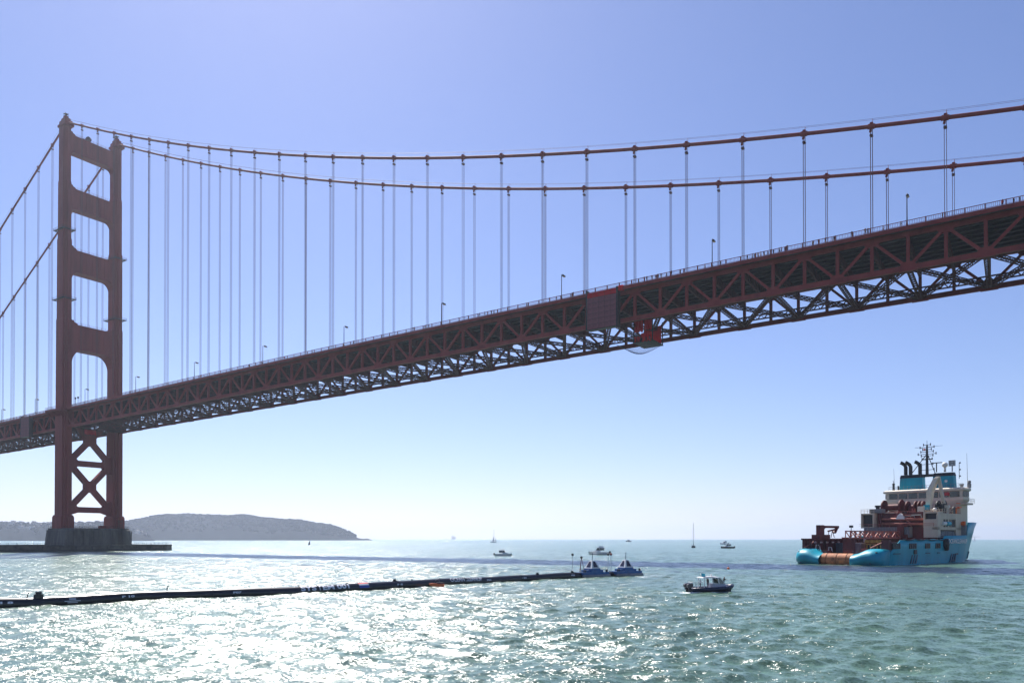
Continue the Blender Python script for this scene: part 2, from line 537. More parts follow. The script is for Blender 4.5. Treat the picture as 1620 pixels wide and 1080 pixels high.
# houses on the hillside
HOUSEM = [mat('stucco_pale', (0.62, 0.58, 0.52), 0.8), mat('stucco_pink', (0.5, 0.40, 0.36), 0.8), mat('stucco_grey', (0.42, 0.42, 0.43), 0.8)]
ROOFM = mat('house_roof', (0.16, 0.12, 0.11), 0.85)
GLASSD = mat('dark_glass', (0.02, 0.025, 0.03), 0.12, spec=0.6, var=0.05)
def house(x, y, z, w, d, hgt, m, label, group):
    e = empty('hillside_house', (x, y, z), rr.uniform(-0.4, 0.4))
    tag(e, label, 'house', group)
    b = MB(); b.bx(-w / 2, w / 2, -d / 2, d / 2, -4, hgt); wl = b.build('wall', m, e)
    b = MB(); b.prism([(-w / 2 - .4, hgt + .02), (w / 2 + .4, hgt + .02), (w / 4, hgt + 1.8), (-w / 4, hgt + 1.8)], 'y', -d / 2 - .4, d / 2 + .4); b.build('roof', ROOFM, e)
    for k in range(3):
        b = MB(); b.bx(-w / 2 + w * (k + .3) / 3, -w / 2 + w * (k + .7) / 3, -d / 2 - .08, -d / 2 + .1, hgt * .35, hgt * .75); b.build('window', GLASSD, wl)
for q in range(34):
    i = rr.randrange(int(n2 * 0.58), int(n2 * 0.98)); j = int(r2 * rr.uniform(0.28, 0.58))
    x, y, z = V2[j * n2 + i]
    if z < 12: continue
    house(x, y, z + 1, rr.uniform(9, 18), 10, rr.uniform(5, 9), HOUSEM[q % 3], 'pale house among trees on the hazy hillside behind the tower', 'houses on the far hillside')
x, y, z = V2[int(r2 * 0.32) * n2 + min(range(n2), key=lambda i: abs(V2[i][0] / V2[i][1] - bear(52)))]
house(x, y, z + 1, 17, 12, 8, mat('white_stucco', (0.85, 0.85, 0.83), 0.8), 'bright white building low on the hazy hillside left of the pier', None)

# ------------------------------------------------------------------ suspension bridge
W = 27.43                                                # between the two cable planes
SP = 15.24                                               # suspender spacing
S0, S1 = -198.12, 472.44
bridge = empty('suspension_bridge', B_ORG, -PHI)
tag(bridge, 'red steel suspension bridge with one tall tower crossing the strait', 'bridge')
def q_(s): return 1 - (1 - s / 640.08) ** 2
def zb(s): return 64.0 + 5.8 * q_(s) if s >= 0 else 64.0 + 0.014 * s      # underside of the bottom chord
def zd(s): return zb(s) + 9.6                                              # walkway level
def zc(s): return 224.86 - 143.3 * q_(s) if s >= 0 else 224.86 + 0.512 * s - 0.00002 * s * s
def local(o_s, o_w, z): return Vector((o_s, o_w, z))
def slope_m(s, w, z):
    a = math.atan2(zb(s + 1) - zb(s - 1), 2)
    return Matrix.Translation((s, w, z)) @ Matrix.Rotation(-a, 4, 'Y')

# --- tower
tower = empty('tower', (0, 0, 0)); tower.parent = bridge
TC = -2.0
def leg_ring(a, b, z, w0, c=TC):
    n1, n2 = 0.16, 0.34
    q = [(a, b * (1 - 2 * n2)), (a * (1 - n1), b * (1 - 2 * n2)), (a * (1 - n1), b * (1 - n2)), (a * (1 - n2), b * (1 - n2)), (a * (1 - n2), b)]
    pts = q + [(-x, y) for x, y in reversed(q)] + [(-x, -y) for x, y in q] + [(x, -y) for x, y in reversed(q)]
    return [(c + x, w0 + y, z) for x, y in pts]
TIERS = [(18.6, 74.5, 5.7, 2.55), (74.5, 121.3, 5.25, 2.45), (121.3, 163.5, 4.75, 2.3), (163.5, 193.8, 4.1, 2.15), (193.8, 222.6, 3.55, 2.0)]
for w0 in (0.0, W):
    b = MB()
    b.loft([leg_ring(7.2, 3.3, 11.8, w0), leg_ring(7.2, 3.3, 17.6, w0), leg_ring(6.4, 2.9, 18.8, w0)])
    for i, (z0, z1, a, bb) in enumerate(TIERS):
        b.loft([leg_ring(a, bb, z0, w0), leg_ring(a * 0.985, bb * 0.985, z1 - .6, w0), leg_ring(a * 0.95, bb * 0.95, z1 + 0.3, w0)])
    lg = b.build('leg', STEEL, tower)
    # riveted plate seams up the shaft
    b = MB()
    for z0, z1, a, bb in TIERS:
        z = z0 + 5
        while z < z1 - 2:
            b.loft([leg_ring(a * 1.012, bb * 1.012, z, w0), leg_ring(a * 1.012, bb * 1.012, z + .35, w0)])
            z += 7.0
    tag(b.build('plate_seam', STEEL, lg), kind='stuff')
    # saddle housing and aviation light
    b = MB()
    for k, (a, bb, z0, z1) in enumerate(((3.9, 2.4, 222.4, 223.6), (3.1, 1.9, 223.6, 225.4), (2.1, 1.4, 225.4, 226.8), (1.0, 0.9, 226.8, 228.2))):
        b.bx(TC - a + .8, TC + a + .8, w0 - bb, w0 + bb, z0, z1)
    sh = b.build('saddle_housing', STEEL, tower)
    b = MB()
    b.tube([(TC + .8, w0, 228.2), (TC + .8, w0, 229.4)], .35, 8)
    for dx in (-.9, .9):
        for dy in (-.8, .8):
            b.tube([(TC + .8 + dx, w0 + dy, 228.2), (TC + .8 + dx, w0 + dy, 229.9)], .07, 5)
    b.bx(TC - .2, TC + 1.8, w0 - .9, w0 + .9, 229.3, 229.42)
    b.build('aviation_light', DARKSTEEL, tower)
    # hanging work platform
    zp = 168.0 if w0 == 0 else 150.0
    for zq in ((168.0, 131.5) if w0 == 0 else (160.5, 127.0)):
        a, bb = [(t[2], t[3]) for t in TIERS if t[0] <= zq < t[1]][0]
        b = MB()
        for e0, e1 in ((0.35, 1.15),):
            b.bx(TC - a - e1, TC + a + e1, w0 - bb - e1, w0 - bb - .1, zq, zq + .18); b.bx(TC - a - e1, TC + a + e1, w0 + bb + .1, w0 + bb + e1, zq, zq + .18)
            b.bx(TC - a - e1, TC - a - .1, w0 - bb - .1, w0 + bb + .1, zq, zq + .18); b.bx(TC + a + .1, TC + a + e1, w0 - bb - .1, w0 + bb + .1, zq, zq + .18)
            for zz in (.6, 1.15):
                for (x0, y0, x1, y1) in ((-a - e1, -bb - e1, a + e1, -bb - e1), (-a - e1, bb + e1, a + e1, bb + e1), (-a - e1, -bb - e1, -a - e1, bb + e1), (a + e1, -bb - e1, a + e1, bb + e1)):
                    b.beam((TC + x0, w0 + y0, zq + zz), (TC + x1, w0 + y1, zq + zz), .08, .08)
        b.build('work_platform', DARKSTEEL, tower)

def portal(z0, z1, thick, bw, arch, step):
    """cross strut between the legs with rounded haunches below and stepped brackets above"""
    l, r = bw - .15, W - bw + .15
    bot = []
    n = 7
    for k in range(n + 1):
        t = math.pi / 2 * k / n
        bot.append((l + arch * (1 - math.cos(t)) * .8, z0 - arch + arch * math.sin(t)))
    poly = bot + [(W - p[0], p[1]) for p in reversed(bot)]
    poly += [(r, z1 + step), (r - step * .5, z1 + step), (r - step * .6, z1 + step * .55), (r - step * 1.3, z1 + step * .4), (r - step * 1.5, z1), (l + step * 1.5, z1), (l + step * 1.3, z1 + step * .4), (l + step * .6, z1 + step * .55), (l + step * .5, z1 + step), (l, z1 + step)]
    b = MB()
    b.prism([(p[0], p[1]) for p in poly], 'x', TC - thick, TC + thick)
    o = b.build('portal_strut', STEEL, tower)
    k = 5                                               # vertical fluting on both faces
    for i in range(k):
        y = l + 5.2 + (r - l - 10.4) * i / (k - 1)
        for sgn in (-1, 1):
            b = MB(); b.box((TC + sgn * (thick + .08), y, (z0 + z1) / 2), (.2, 1.1, (z1 - z0) * .86)); b.build('flute', STEEL, o)
    b = MB()
    for sgn in (-1, 1):
        for zz in (.55, 1.1):
            b.beam((TC + sgn * (thick - .2), l + 3, z1 + zz), (TC + sgn * (thick - .2), r - 3, z1 + zz), .07, .07)
        for i in range(9):
            y = l + 3 + (r - l - 6) * i / 8
            b.beam((TC + sgn * (thick - .2), y, z1), (TC + sgn * (thick - .2), y, z1 + 1.12), .06, .06)
    b.build('strut_railing', STEEL, o)
portal(210.2, 219.2, 2.5, 2.0, 3.0, 1.6)
portal(180.4, 191.0, 2.8, 2.1, 4.0, 1.6)
portal(147.0, 158.6, 3.2, 2.3, 5.0, 1.8)
portal(106.2, 119.2, 3.6, 2.42, 8.0, 2.0)
b = MB()                                                # drum on the top strut
b.disc((TC + .8, 11.8, 221.0), (0.5, -1, 0.1), 1.45, 1.1, 16); b.bx(TC, TC + 1.4, 11, 12.6, 219.2, 220.2); b.bx(TC - .2, TC + .8, 8.8, 10.0, 219.2, 220.4)
b.build('signal_drum', DARKSTEEL, tower)
def brace_x(z0, z1):
    l, r = 2.4, W - 2.4
    for (ya, yb) in ((l, r), (r, l)):
        b = MB()
        b.beam((TC, ya, z0), (TC, yb, z1), 2.5 if ya == l else 2.46, 2.7, up=(0, 0, 1))
        b.build('cross_brace', STEEL, tower)
    b = MB(); c = (W / 2, (z0 + z1) / 2); k = 3.0
    b.prism([(c[0] - k, c[1] - 1.4), (c[0] - 1.3, c[1] - k), (c[0] + 1.3, c[1] - k), (c[0] + k, c[1] - 1.4), (c[0] + k, c[1] + 1.4), (c[0] + 1.3, c[1] + k), (c[0] - 1.3, c[1] + k), (c[0] - k, c[1] + 1.4)], 'x', TC - 1.36, TC + 1.36)
    b.build('gusset', STEEL, tower)
brace_x(46.6, 71.6); brace_x(21.8, 46.6)
for z0, z1 in ((44.9, 47.9), (20.3, 23.3)):
    b = MB(); b.bx(TC - 1.2, TC + 1.2, 2.3, W - 2.3, z0, z1)
    zc_ = (z0 + z1) / 2
    for sgn, y in ((1, 2.3), (-1, W - 2.3)):
        b.prism([(y, zc_ - 5.2 if z0 > 30 else zc_ - 3.2), (y, zc_ + 5.2), (y + sgn * 2.2, zc_ + 4.0), (y + sgn * 4.6, zc_ + 1.6), (y + sgn * 4.6, zc_ - 1.6), (y + sgn * 2.2, zc_ - 4.0 if z0 > 30 else zc_ - 2.4)], 'x', TC - 1.3, TC + 1.3)
    b.build('lower_strut', STEEL, tower)
# walkway carried round the outside of the near leg
for w0, sg in ((0.0, -1), (W, 1)):
    b = MB()
    z = zd(0) - .1
    b.bx(TC - 8.5, TC + 8.5, w0 + sg * 1.0, w0 + sg * 5.4, z - .9, z)
    for i in range(8):
        x = TC - 8 + 16 * i / 7
        b.add([(x - .2, w0 + sg * 2.4, z - .95), (x + .2, w0 + sg * 2.4, z - .95), (x - .2, w0 + sg * 5.2, z - .95), (x + .2, w0 + sg * 5.2, z - .95), (x - .2, w0 + sg * 2.4, z - 3.6), (x + .2, w0 + sg * 2.4, z - 3.6)], [(0, 1, 3, 2), (0, 2, 4), (1, 5, 3), (2, 3, 5, 4), (0, 4, 5, 1)])
    for zz in (.7, 1.35):
        b.beam((TC - 8.5, w0 + sg * 5.3, z + zz), (TC + 8.5, w0 + sg * 5.3, z + zz), .09, .09)
    for i in range(14):
        x = TC - 8.4 + 16.8 * i / 13
        b.beam((x, w0 + sg * 5.3, z), (x, w0 + sg * 5.3, z + 1.4), .08, .08)
    b.build('tower_walkway', STEEL, tower)

# --- main cables, bands and hand ropes
svals = [S0 - 60 + i * SP / 2 for i in range(int((S1 + 120 - S0 + 60) / (SP / 2)))]
bandm = MB(); bandm.tube([(-.75, 0, 0), (.75, 0, 0)], .62, 12); bandm.bx(-.35, .35, -.7, .7, .2, .75); bandm.bx(-.25, .25, -.2, .2, -1.35, -.5); bandm.tube([(0, .3, .6), (0, .3, 1.75)], .035, 4); bandm.tube([(0, -.3, .6), (0, -.3, 1.75)], .035, 4)
BAND = bandm.mesh('cable_band'); BAND.materials.append(STEEL)
ends = []
for w0 in (0.0, W):
    b = MB(); b.tube([(s, w0, zc(s)) for s in svals], .47, 12)
    cb = b.build('main_cable', STEEL, bridge, True)
    for dy in (-.3, .3):
        b = MB(); b.tube([(s, w0 + dy, zc(s) + 1.72) for s in svals], .03, 4); b.build('hand_rope', ROPE, cb)
    n = -9
    while n * SP < S1 + 30:
        if n not in (0,):
            s = n * SP
            a = math.atan2(zc(s + .5) - zc(s - .5), 1)
            link('cable_band', BAND, cb, Matrix.Translation((s, w0, zc(s))) @ Matrix.Rotation(-a, 4, 'Y'))
            b = MB()
            for dx in (-.22, .22):
                for dy in (-.3, .3):
                    b.tube([(s + dx, w0 + dy, zb(s) + 8.2), (s + dx, w0 + dy, zc(s) - .3)], .047, 5)
            b.bx(s - .34, s + .34, w0 - .5, w0 + .5, zc(s) - 2.4, zc(s) - 2.0)
            b.build('suspender', ROPE, bridge)
        n += 1

# --- stiffening trusses: chords, verticals, diagonals, gussets
P_ = SP / 2
npan = int(round((S1 - S0) / P_))
def strip(ss, w0, w1, f0, f1):
    """bar of rectangular section that follows the deck profile"""
    return [[(s, w0, f0(s)), (s, w1, f0(s)), (s, w1, f1(s)), (s, w0, f1(s))] for s in ss]
SS = [S0 + i * P_ for i in range(npan + 1)]
vm = MB(); vm.bx(-.30, .30, -.33, .33, 1.1, 8.1); vm.bx(-.36, .36, -.40, -.331, 1.1, 8.1); vm.bx(-.36, .36, .331, .40, 1.1, 8.1)
VERT = vm.mesh('vertical'); VERT.materials.append(STEEL)
def diag_mesh(up):
    b = MB(); b.beam((0, 0, .7 if up else 8.4), (P_, 0, 8.4 if up else .7), .62, .68, up=(0, 1, 0)); me = b.mesh('diagonal'); me.materials.append(STEEL); return me
DIAG = {True: diag_mesh(True), False: diag_mesh(False)}
gm = MB(); gm.prism([(-1.9, -.15), (1.9, -.15), (1.9, .9), (1.1, 2.0), (-1.1, 2.0), (-1.9, .9)], 'y', -.43, .43)
GLOW = gm.mesh('gusset'); GLOW.materials.append(STEEL)
gm = MB(); gm.prism([(-1.9, 9.1), (1.9, 9.1), (1.9, 8.2), (1.1, 7.1), (-1.1, 7.1), (-1.9, 8.2)], 'y', -.43, .43)
GHIGH = gm.mesh('gusset'); GHIGH.materials.append(STEEL)
for w0 in (0.0, W):
    tr = empty('side_truss', (0, 0, 0)); tr.parent = bridge
    b = MB(); b.loft(strip(SS, w0 - .45, w0 + .45, zb, lambda s: zb(s) + 1.2)); b.build('bottom_chord', STEEL, tr)
    b = MB(); b.loft(strip(SS, w0 - .45, w0 + .45, lambda s: zb(s) + 8.0, lambda s: zb(s) + 9.15)); b.build('top_chord', STEEL, tr)
    for i, s in enumerate(SS):
        M = Matrix.Translation((s, w0, zb(s)))
        link('vertical', VERT, tr, M)
        n_ = int(round(s / P_))
        link('gusset', GHIGH if n_ % 2 == 0 else GLOW, tr, M)
        if i < npan:
            link('diagonal', DIAG[n_ % 2 != 0], tr, Matrix.Translation((s, w0, zb(s) + (zb(s + P_) - zb(s)) / 2)))
# --- roadway, stringers, floor beams
b = MB(); b.loft(strip(SS, -2.3, W + 2.3, lambda s: zb(s) + 9.2, lambda s: zb(s) + 9.6)); b.build('deck_slab', mat('deck_concrete', (0.12, 0.10, 0.095), 0.9, var=0.2, scale=.4), bridge)
b = MB(); b.loft(strip(SS, 3.4, W - 3.4, lambda s: zb(s) + 9.604, lambda s: zb(s) + 9.66)); b.build('roadway', ASPHALT, bridge)
for w0 in (-2.32, W + 2.32):
    b = MB(); b.loft(strip(SS, w0 - .12, w0 + .12, lambda s: zb(s) + 8.75, lambda s: zb(s) + 9.75)); b.build('edge_beam', STEEL, bridge)
for i in range(8):
    w0 = 2.6 + (W - 5.2) * i / 7
    b = MB(); b.loft(strip(SS, w0 - .2, w0 + .2, lambda s: zb(s) + 8.5, lambda s: zb(s) + 9.19)); b.build('stringer', DARKSTEEL, bridge)
fb = MB(); fb.bx(-.1, .1, .5, W - .5, 6.3, 8.45); fb.bx(-.3, .3, .5, W - .5, 6.05, 6.29); 
for i in range(14):
    fb.bx(-.28, .28, 1.2 + i * 1.92, 1.3 + i * 1.92, 6.3, 8.45)
FB = fb.mesh('floor_beam'); FB.materials.append(SHADED_STEEL)
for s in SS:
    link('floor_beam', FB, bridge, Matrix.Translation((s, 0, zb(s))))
# --- latticed lateral bracing in the plane of the bottom chords
def lattice(length, name, wd=.9, ht=.75):
    b = MB()
    for y in (-wd / 2, wd / 2):
        for z in (0, ht):
            b.beam((0, y, z), (length, y, z), .2, .2)
    n = int(length / .9)
    for i in range(n):
        x0, x1 = length * i / n, length * (i + 1) / n
        a, c = (-wd / 2, wd / 2) if i % 2 else (wd / 2, -wd / 2)
        for z in (0, ht):
            b.beam((x0, a, z), (x1, c, z), .16, .08)
        for y in (-wd / 2, wd / 2):
            b.beam((x0, y, 0 if i % 2 else ht), (x1, y, ht if i % 2 else 0), .08, .16)
    me = b.mesh(name); me.materials.append(SHADED_STEEL); return me
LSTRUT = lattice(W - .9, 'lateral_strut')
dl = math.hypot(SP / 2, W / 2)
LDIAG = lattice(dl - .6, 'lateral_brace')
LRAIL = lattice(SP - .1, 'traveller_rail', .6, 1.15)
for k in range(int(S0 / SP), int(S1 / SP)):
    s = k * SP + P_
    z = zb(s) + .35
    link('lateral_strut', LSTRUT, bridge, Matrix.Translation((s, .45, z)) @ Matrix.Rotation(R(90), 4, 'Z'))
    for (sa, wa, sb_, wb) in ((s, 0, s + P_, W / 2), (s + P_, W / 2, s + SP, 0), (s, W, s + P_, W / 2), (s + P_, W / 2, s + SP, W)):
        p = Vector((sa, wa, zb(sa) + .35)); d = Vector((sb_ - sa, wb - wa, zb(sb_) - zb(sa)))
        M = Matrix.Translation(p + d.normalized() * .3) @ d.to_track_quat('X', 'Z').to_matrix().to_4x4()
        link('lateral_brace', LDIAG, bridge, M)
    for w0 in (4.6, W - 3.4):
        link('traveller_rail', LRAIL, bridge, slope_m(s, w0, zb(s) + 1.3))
b = MB()
for k in range(int(S0 / SP), int(S1 / SP)):
    pass
# --- railings
def rail_mesh():
    b = MB(); L_ = P_
    b.bx(0, L_, -.07, .07, 1.12, 1.23); b.bx(0, L_, -.04, .04, .16, .24)
    for x in (0.0, L_ / 2):
        b.bx(x - .09, x + .09, -.1, .1, 0, 1.26)
    k = 22
    for i in range(k):
        x = L_ * (i + .5) / k
        b.bx(x - .03, x + .03, -.03, .03, .24, 1.12)
    me = b.mesh('railing_section'); me.materials.append(STEEL); return me
RAIL = rail_mesh()
for w0 in (-2.2, W + 2.2):
    for s in SS[:-1]:
        if abs(s - TC + P_ / 2) < 8.0: continue
        link('railing_section', RAIL, bridge, slope_m(s, w0, zb(s) + 9.755))

# --- pier and fender
def oct_ring(sx, wy, c, z, cs=TC, w0=W / 2):
    return [(cs + x, w0 + y, z) for x, y in ((sx, wy - c), (sx - c, wy), (-sx + c, wy), (-sx, wy - c), (-sx, -wy + c), (-sx + c, -wy), (sx - c, -wy), (sx, -wy + c))]
pier = empty('bridge_pier', B_ORG, -PHI); tag(pier, 'grey streaked concrete pier under the red bridge tower', 'pier')
b = MB(); b.loft([oct_ring(13.6, 18.2, 3.2, -3), oct_ring(13.6, 18.2, 3.2, 2.0), oct_ring(12.9, 17.3, 3.0, 10.8), oct_ring(12.5, 16.9, 3.0, 11.0), oct_ring(12.4, 16.8, 3.0, 11.9)]); b.build('pier_block', CONCRETE, pier)
b = MB(); b.loft([oct_ring(13.66, 18.26, 3.2, -2), oct_ring(13.66, 18.26, 3.2, 1.9), oct_ring(13.3, 17.9, 3.2, 2.0)], cap=False); b.build('tide_band', ALGAE, pier)
b = MB()
ring = oct_ring(12.1, 16.5, 3.0, 11.9)
for i in range(8):
    p, q = Vector(ring[i]), Vector(ring[(i + 1) % 8])
    n = max(2, int((q - p).length / 2.2))
    for k in range(n):
        a = p.lerp(q, k / n); b.beam(a, a + Vector((0, 0, 1.1)), .09, .09)
    for zz in (.55, 1.1): b.beam(p + Vector((0, 0, zz)), q + Vector((0, 0, zz)), .07, .07)
b.build('pier_railing', DARKSTEEL, pier)
for j in range(7):
    b = MB(); y = -1.5 + j * 5.2; b.bx(TC + 13.0, TC + 13.55, y - .12, y + .12, 1.2, 10.4); b.build('pier_rib', CONCRETE, pier)
for nm, x, y, sx, sy, hz_ in (('equipment_box', 9.8, 15.5, 2.2, 3.2, 1.3), ('equipment_box', 9.8, 20.2, 1.4, 2.0, 1.0)):
    b = MB(); b.bx(TC + x - sx / 2, TC + x + sx / 2, y - sy / 2, y + sy / 2, 11.9, 11.9 + hz_); b.bx(TC + x - sx / 2 - .1, TC + x + sx / 2 + .1, y - sy / 2 - .1, y + sy / 2 + .1, 11.9 + hz_, 12.05 + hz_); b.build(nm, STEEL, pier)
b = MB()                                                # access tower with ladders by the far leg
for dx in (0, 1.6):
    for dy in (0, 1.6):
        b.beam((TC + 13.7 + dx, 22 + dy, 3), (TC + 13.7 + dx, 22 + dy, 16.5), .14, .14)
for k in range(8):
    z = 3.5 + k * 1.7
    for (x0, y0, x1, y1) in ((0, 0, 1.6, 0), (0, 1.6, 1.6, 1.6), (0, 0, 0, 1.6), (1.6, 0, 1.6, 1.6)):
        b.beam((TC + 13.7 + x0, 22 + y0, z), (TC + 13.7 + x1, 22 + y1, z + (.9 if x0 != x1 else 0)), .09, .09)
b.build('access_stair', DARKSTEEL, pier)
fender = empty('fender_wall', B_ORG, -PHI); tag(fender, 'low concrete fender wall ringing the bridge pier at the waterline', 'fender')
def fring(o, z):
    return [(TC + x, y, z) for x, y in ((30 - o, -26), (30 - o, 40 - o * .5), (24, 47 - o), (-24, 47 - o), (-30 + o, 40), (-30 + o, -26), (-18, -44 + o), (18, -44 + o))]
b = MB()
n = 8
o0, o1, i0, i1 = fring(0, -3), fring(0, 2.7), fring(3.6, -3), fring(3.6, 2.7)
b.loft([o0, o1, i1, i0], cap=False)
b.build('wall', FENDERC, fender)
b = MB(); l0, l1, m0, m1 = fring(-.35, 2.71), fring(-.35, 3.25), fring(3.4, 2.71), fring(3.4, 3.25)
b.loft([l0, l1, m1, m0, l0], cap=False)
b.build('coping', FENDERC, fender)
b = MB(); b.loft([fring(-.06, -1), fring(-.06, 1.15), fring(.5, 1.15)], cap=False); b.build('tide_band', ALGAE, fender)
for k in range(9):
    y = -24 + k * 7.8
    b = MB(); b.bx(TC + 29.9, TC + 30.2, y - .25, y + .25, -1, 2.6); b.build('fender_post', ALGAE, fender)
b = MB()
ring = fring(.5, 3.25)
for i in range(8):
    p, q = Vector(ring[i]), Vector(ring[(i + 1) % 8]); k = max(2, int((q - p).length / 4))
    for j in range(k):
        a = p.lerp(q, j / k); b.beam(a, a + Vector((0, 0, 1.0)), .1, .1)
    for zz in (.55, 1.0):
        b.beam(p + Vector((0, 0, zz)), q + Vector((0, 0, zz)), .05, .05)
b.build('guard_rail', DARKSTEEL, fender)

# ------------------------------------------------------------------ lamps on the near walkway
LAMPG = mat('lamp_glass', (0.55, 0.42, 0.2), 0.3)
pm = MB(); pm.tube([(0, 0, 0), (0, 0, .9)], .2, 8); pm.tube([(0, 0, .9), (0, 0, 7.6)], [.13, .10], 8); POLE = pm.mesh('pole'); POLE.materials.append(LAMPM)
pm = MB(); pm.tube([(0, 0, 7.5), (0, .1, 7.75), (0, .5, 7.95), (0, 1.3, 8.0)], .09, 6); ARM = pm.mesh('arm'); ARM.materials.append(LAMPM)
pm = MB(); pm.loft([[(-.22, .85, 7.95), (.22, .85, 7.95), (.22, 1.75, 7.9), (-.22, 1.75, 7.9)], [(-.33, .75, 7.72), (.33, .75, 7.72), (.33, 1.95, 7.7), (-.33, 1.95, 7.7)], [(-.30, .8, 7.55), (.30, .8, 7.55), (.30, 1.9, 7.53), (-.30, 1.9, 7.53)]]); HEAD = pm.mesh('lamp_head'); HEAD.materials.append(LAMPM)
pm = MB(); pm.loft([[(-.27, .85, 7.53), (.27, .85, 7.53), (.27, 1.85, 7.51), (-.27, 1.85, 7.51)], [(-.15, 1.0, 7.38), (.15, 1.0, 7.38), (.15, 1.7, 7.36), (-.15, 1.7, 7.36)]]); LGL = pm.mesh('lens'); LGL.materials.append(LAMPG)
def lamp(s, w0, label):
    p = bridge_to_world(s, w0, zd(s) + .02)
    e = empty('street_lamp', p, -PHI); tag(e, label, 'street lamp', 'lamp posts on the bridge walkway')
    link('pole', POLE, e); link('arm', ARM, e); h_ = link('lamp_head', HEAD, e); link('lens', LGL, h_)
LAMPS = [22.86 + 45.72 * k for k in range(0, 9)]
for k, s in enumerate(LAMPS):
    lamp(s, -1.75, 'dark street lamp on the bridge walkway, %s lamp to the right of the tower' % ORD[k + 1])
for k, s in enumerate((-22.86, -68.58)):
    lamp(s, -1.75 if k else -4.6, 'dark street lamp on the bridge walkway, %s lamp to the left of the tower' % ORD[k + 1])
pm = MB()
for k, (s, t) in enumerate(((12.5, 'left'), (15.2, 'right'))):
    e = empty('signal_post', bridge_to_world(s, -1.3, zd(s) + .02), -PHI); tag(e, 'short post with square sign box between the tower legs, %s of the pair' % t, 'post', 'short sign posts by the tower')
    b = MB(); b.tube([(0, 0, 0), (0, 0, 4.2)], .12, 6); b.build('post', LAMPM, e)
    b = MB(); b.bx(-.4, .4, -.25, .25, 4.0, 4.9); b.build('sign_box', LAMPM, e)

# ------------------------------------------------------------------ scaffold enclosures and the red work platform
def enclosure(s0, s1, label, cols, rows, redtop):
    e = empty('scaffold_enclosure', bridge_to_world(s0, -2.0, zb(s0)), -PHI); tag(e, label, 'scaffold')
    L_ = s1 - s0; h0, h1 = -1.0, 9.7
    cw, rh = L_ / cols, (h1 - h0) / rows
    tl = MB(); tl.bx(.04, cw - .04, -.62, -.56, .04, rh - .04); tl.bx(.3, cw - .3, -.66, -.621, .3, rh - .3)
    TL = tl.mesh('sheet_panel'); TL.materials.append(TARP)
    tr_ = tl.mesh('sheet_panel'); tr_.materials.append(REDTARP)
    for i in range(cols):
        for j in range(rows):
            red = redtop and j == rows - 1
            link('sheet_panel', tr_ if red else TL, e, Matrix.Translation((i * cw, 0, h0 + j * rh)))
    b = MB()
    for i in range(cols + 1):
        b.bx(i * cw - .03, i * cw + .03, -.55, -.43, h0, h1)
    for j in range(rows + 1):
        b.bx(0, L_, -.55, -.45, h0 + j * rh - .03, h0 + j * rh + .03)
    b.bx(L_ + .05, L_ + .5, -.7, 1.2, h0 - .6, h1 + .4); b.bx(-.5, -.1, -.6, 1.2, h0, h1 + .9)
    b.bx(0, L_, -.4, 1.4, h0 - .15, h0); b.bx(0, L_, -.4, 1.4, h1 - .15, h1 - .05)
    b.build('scaffold_frame', DARKSTEEL, e)
    if redtop:
        b = MB(); b.bx(L_ + .6, L_ + 2.0, -.5, .6, h1 - .9, h1 + .5); b.build('red_wrap', REDTARP, e)
enclosure(306.2, 315.4, 'grey sheeted scaffold panel with red top strip hung on the bridge truss', 5, 7, True)
enclosure(-43.5, -34.0, 'small grey sheeted scaffold panel on the truss left of the tower', 3, 6, False)
pf = empty('work_traveller', bridge_to_world(319.5, 8, zb(320) - 4.4), -PHI); tag(pf, 'red draped work platform with net slung under the bridge deck', 'work platform')
b = MB(); b.bx(-3.2, 3.0, -1, 7, 0, .3); b.bx(-3.2, 3.0, -1.1, -1.0, .3, 1.4)
for x in (-3.0, 2.8):
    for y in (-.8, 6.8):
        b.bx(x - .12, x + .12, y - .12, y + .12, .3, 7.0)
b.build('platform', DARKSTEEL, pf)
for x0, x1, y0, z0, z1 in ((-2.9, .0, -.9, 3.0, 6.4), (.2, 2.7, -.85, 3.4, 7.2), (-.6, 2.8, -1.25, .0, 2.4), (-2.9, -.8, -1.2, .2, 1.6)):
    b = MB()
    n = 9
    top = [(x0 + (x1 - x0) * i / n, y0 + .25 * math.sin(i * 2.1), z1 + .12 * math.sin(i * 1.3)) for i in range(n + 1)]
    bot = [(x0 + (x1 - x0) * i / n, y0 + .3 * math.sin(i * 1.7 + 1), z0 + .25 * math.sin(i * 2.3)) for i in range(n + 1)]
    b.loft([bot, [(p[0], p[1] + .2 * math.sin(i * 3), (p[2] + q[2]) / 2) for i, (p, q) in enumerate(zip(bot, top))], top, [(p[0], p[1] + .06, p[2]) for p in top], [(p[0], p[1] + .06, p[2]) for p in bot]], closed=False, cap=False)
    b.build('red_tarp', REDTARP, pf)
b = MB(); b.bx(-2.8, 2.6, 6.3, 6.4, .5, 6.0); b.build('red_tarp', REDTARP, pf)
b = MB()                                                # sagging safety net
nu, nv = 26, 8
g = [[(-8.5 + 11.5 * i / nu, -1 + 7.5 * j / nv, .2 - 2.6 * math.sin(math.pi * min(1, max(0, i / nu))) ** 1.2 * (1 - .4 * (2 * j / nv - 1) ** 2)) for i in range(nu + 1)] for j in range(nv + 1)]
for j in range(nv + 1):
    for i in range(nu):
        b.beam(g[j][i], g[j][i + 1], .04 if 0 < j < nv else .12, .04)
for i in range(0, nu + 1):
    for j in range(nv):
        b.beam(g[j][i], g[j + 1][i], .05, .05)
b.build('net', NET, pf)
rt = empty('red_sheeting', bridge_to_world(4.0, 11.0, zb(0) - 2.4), -PHI); tag(rt, 'red sheeting hung under the deck between the tower legs', 'sheeting')
b = MB(); n = 8
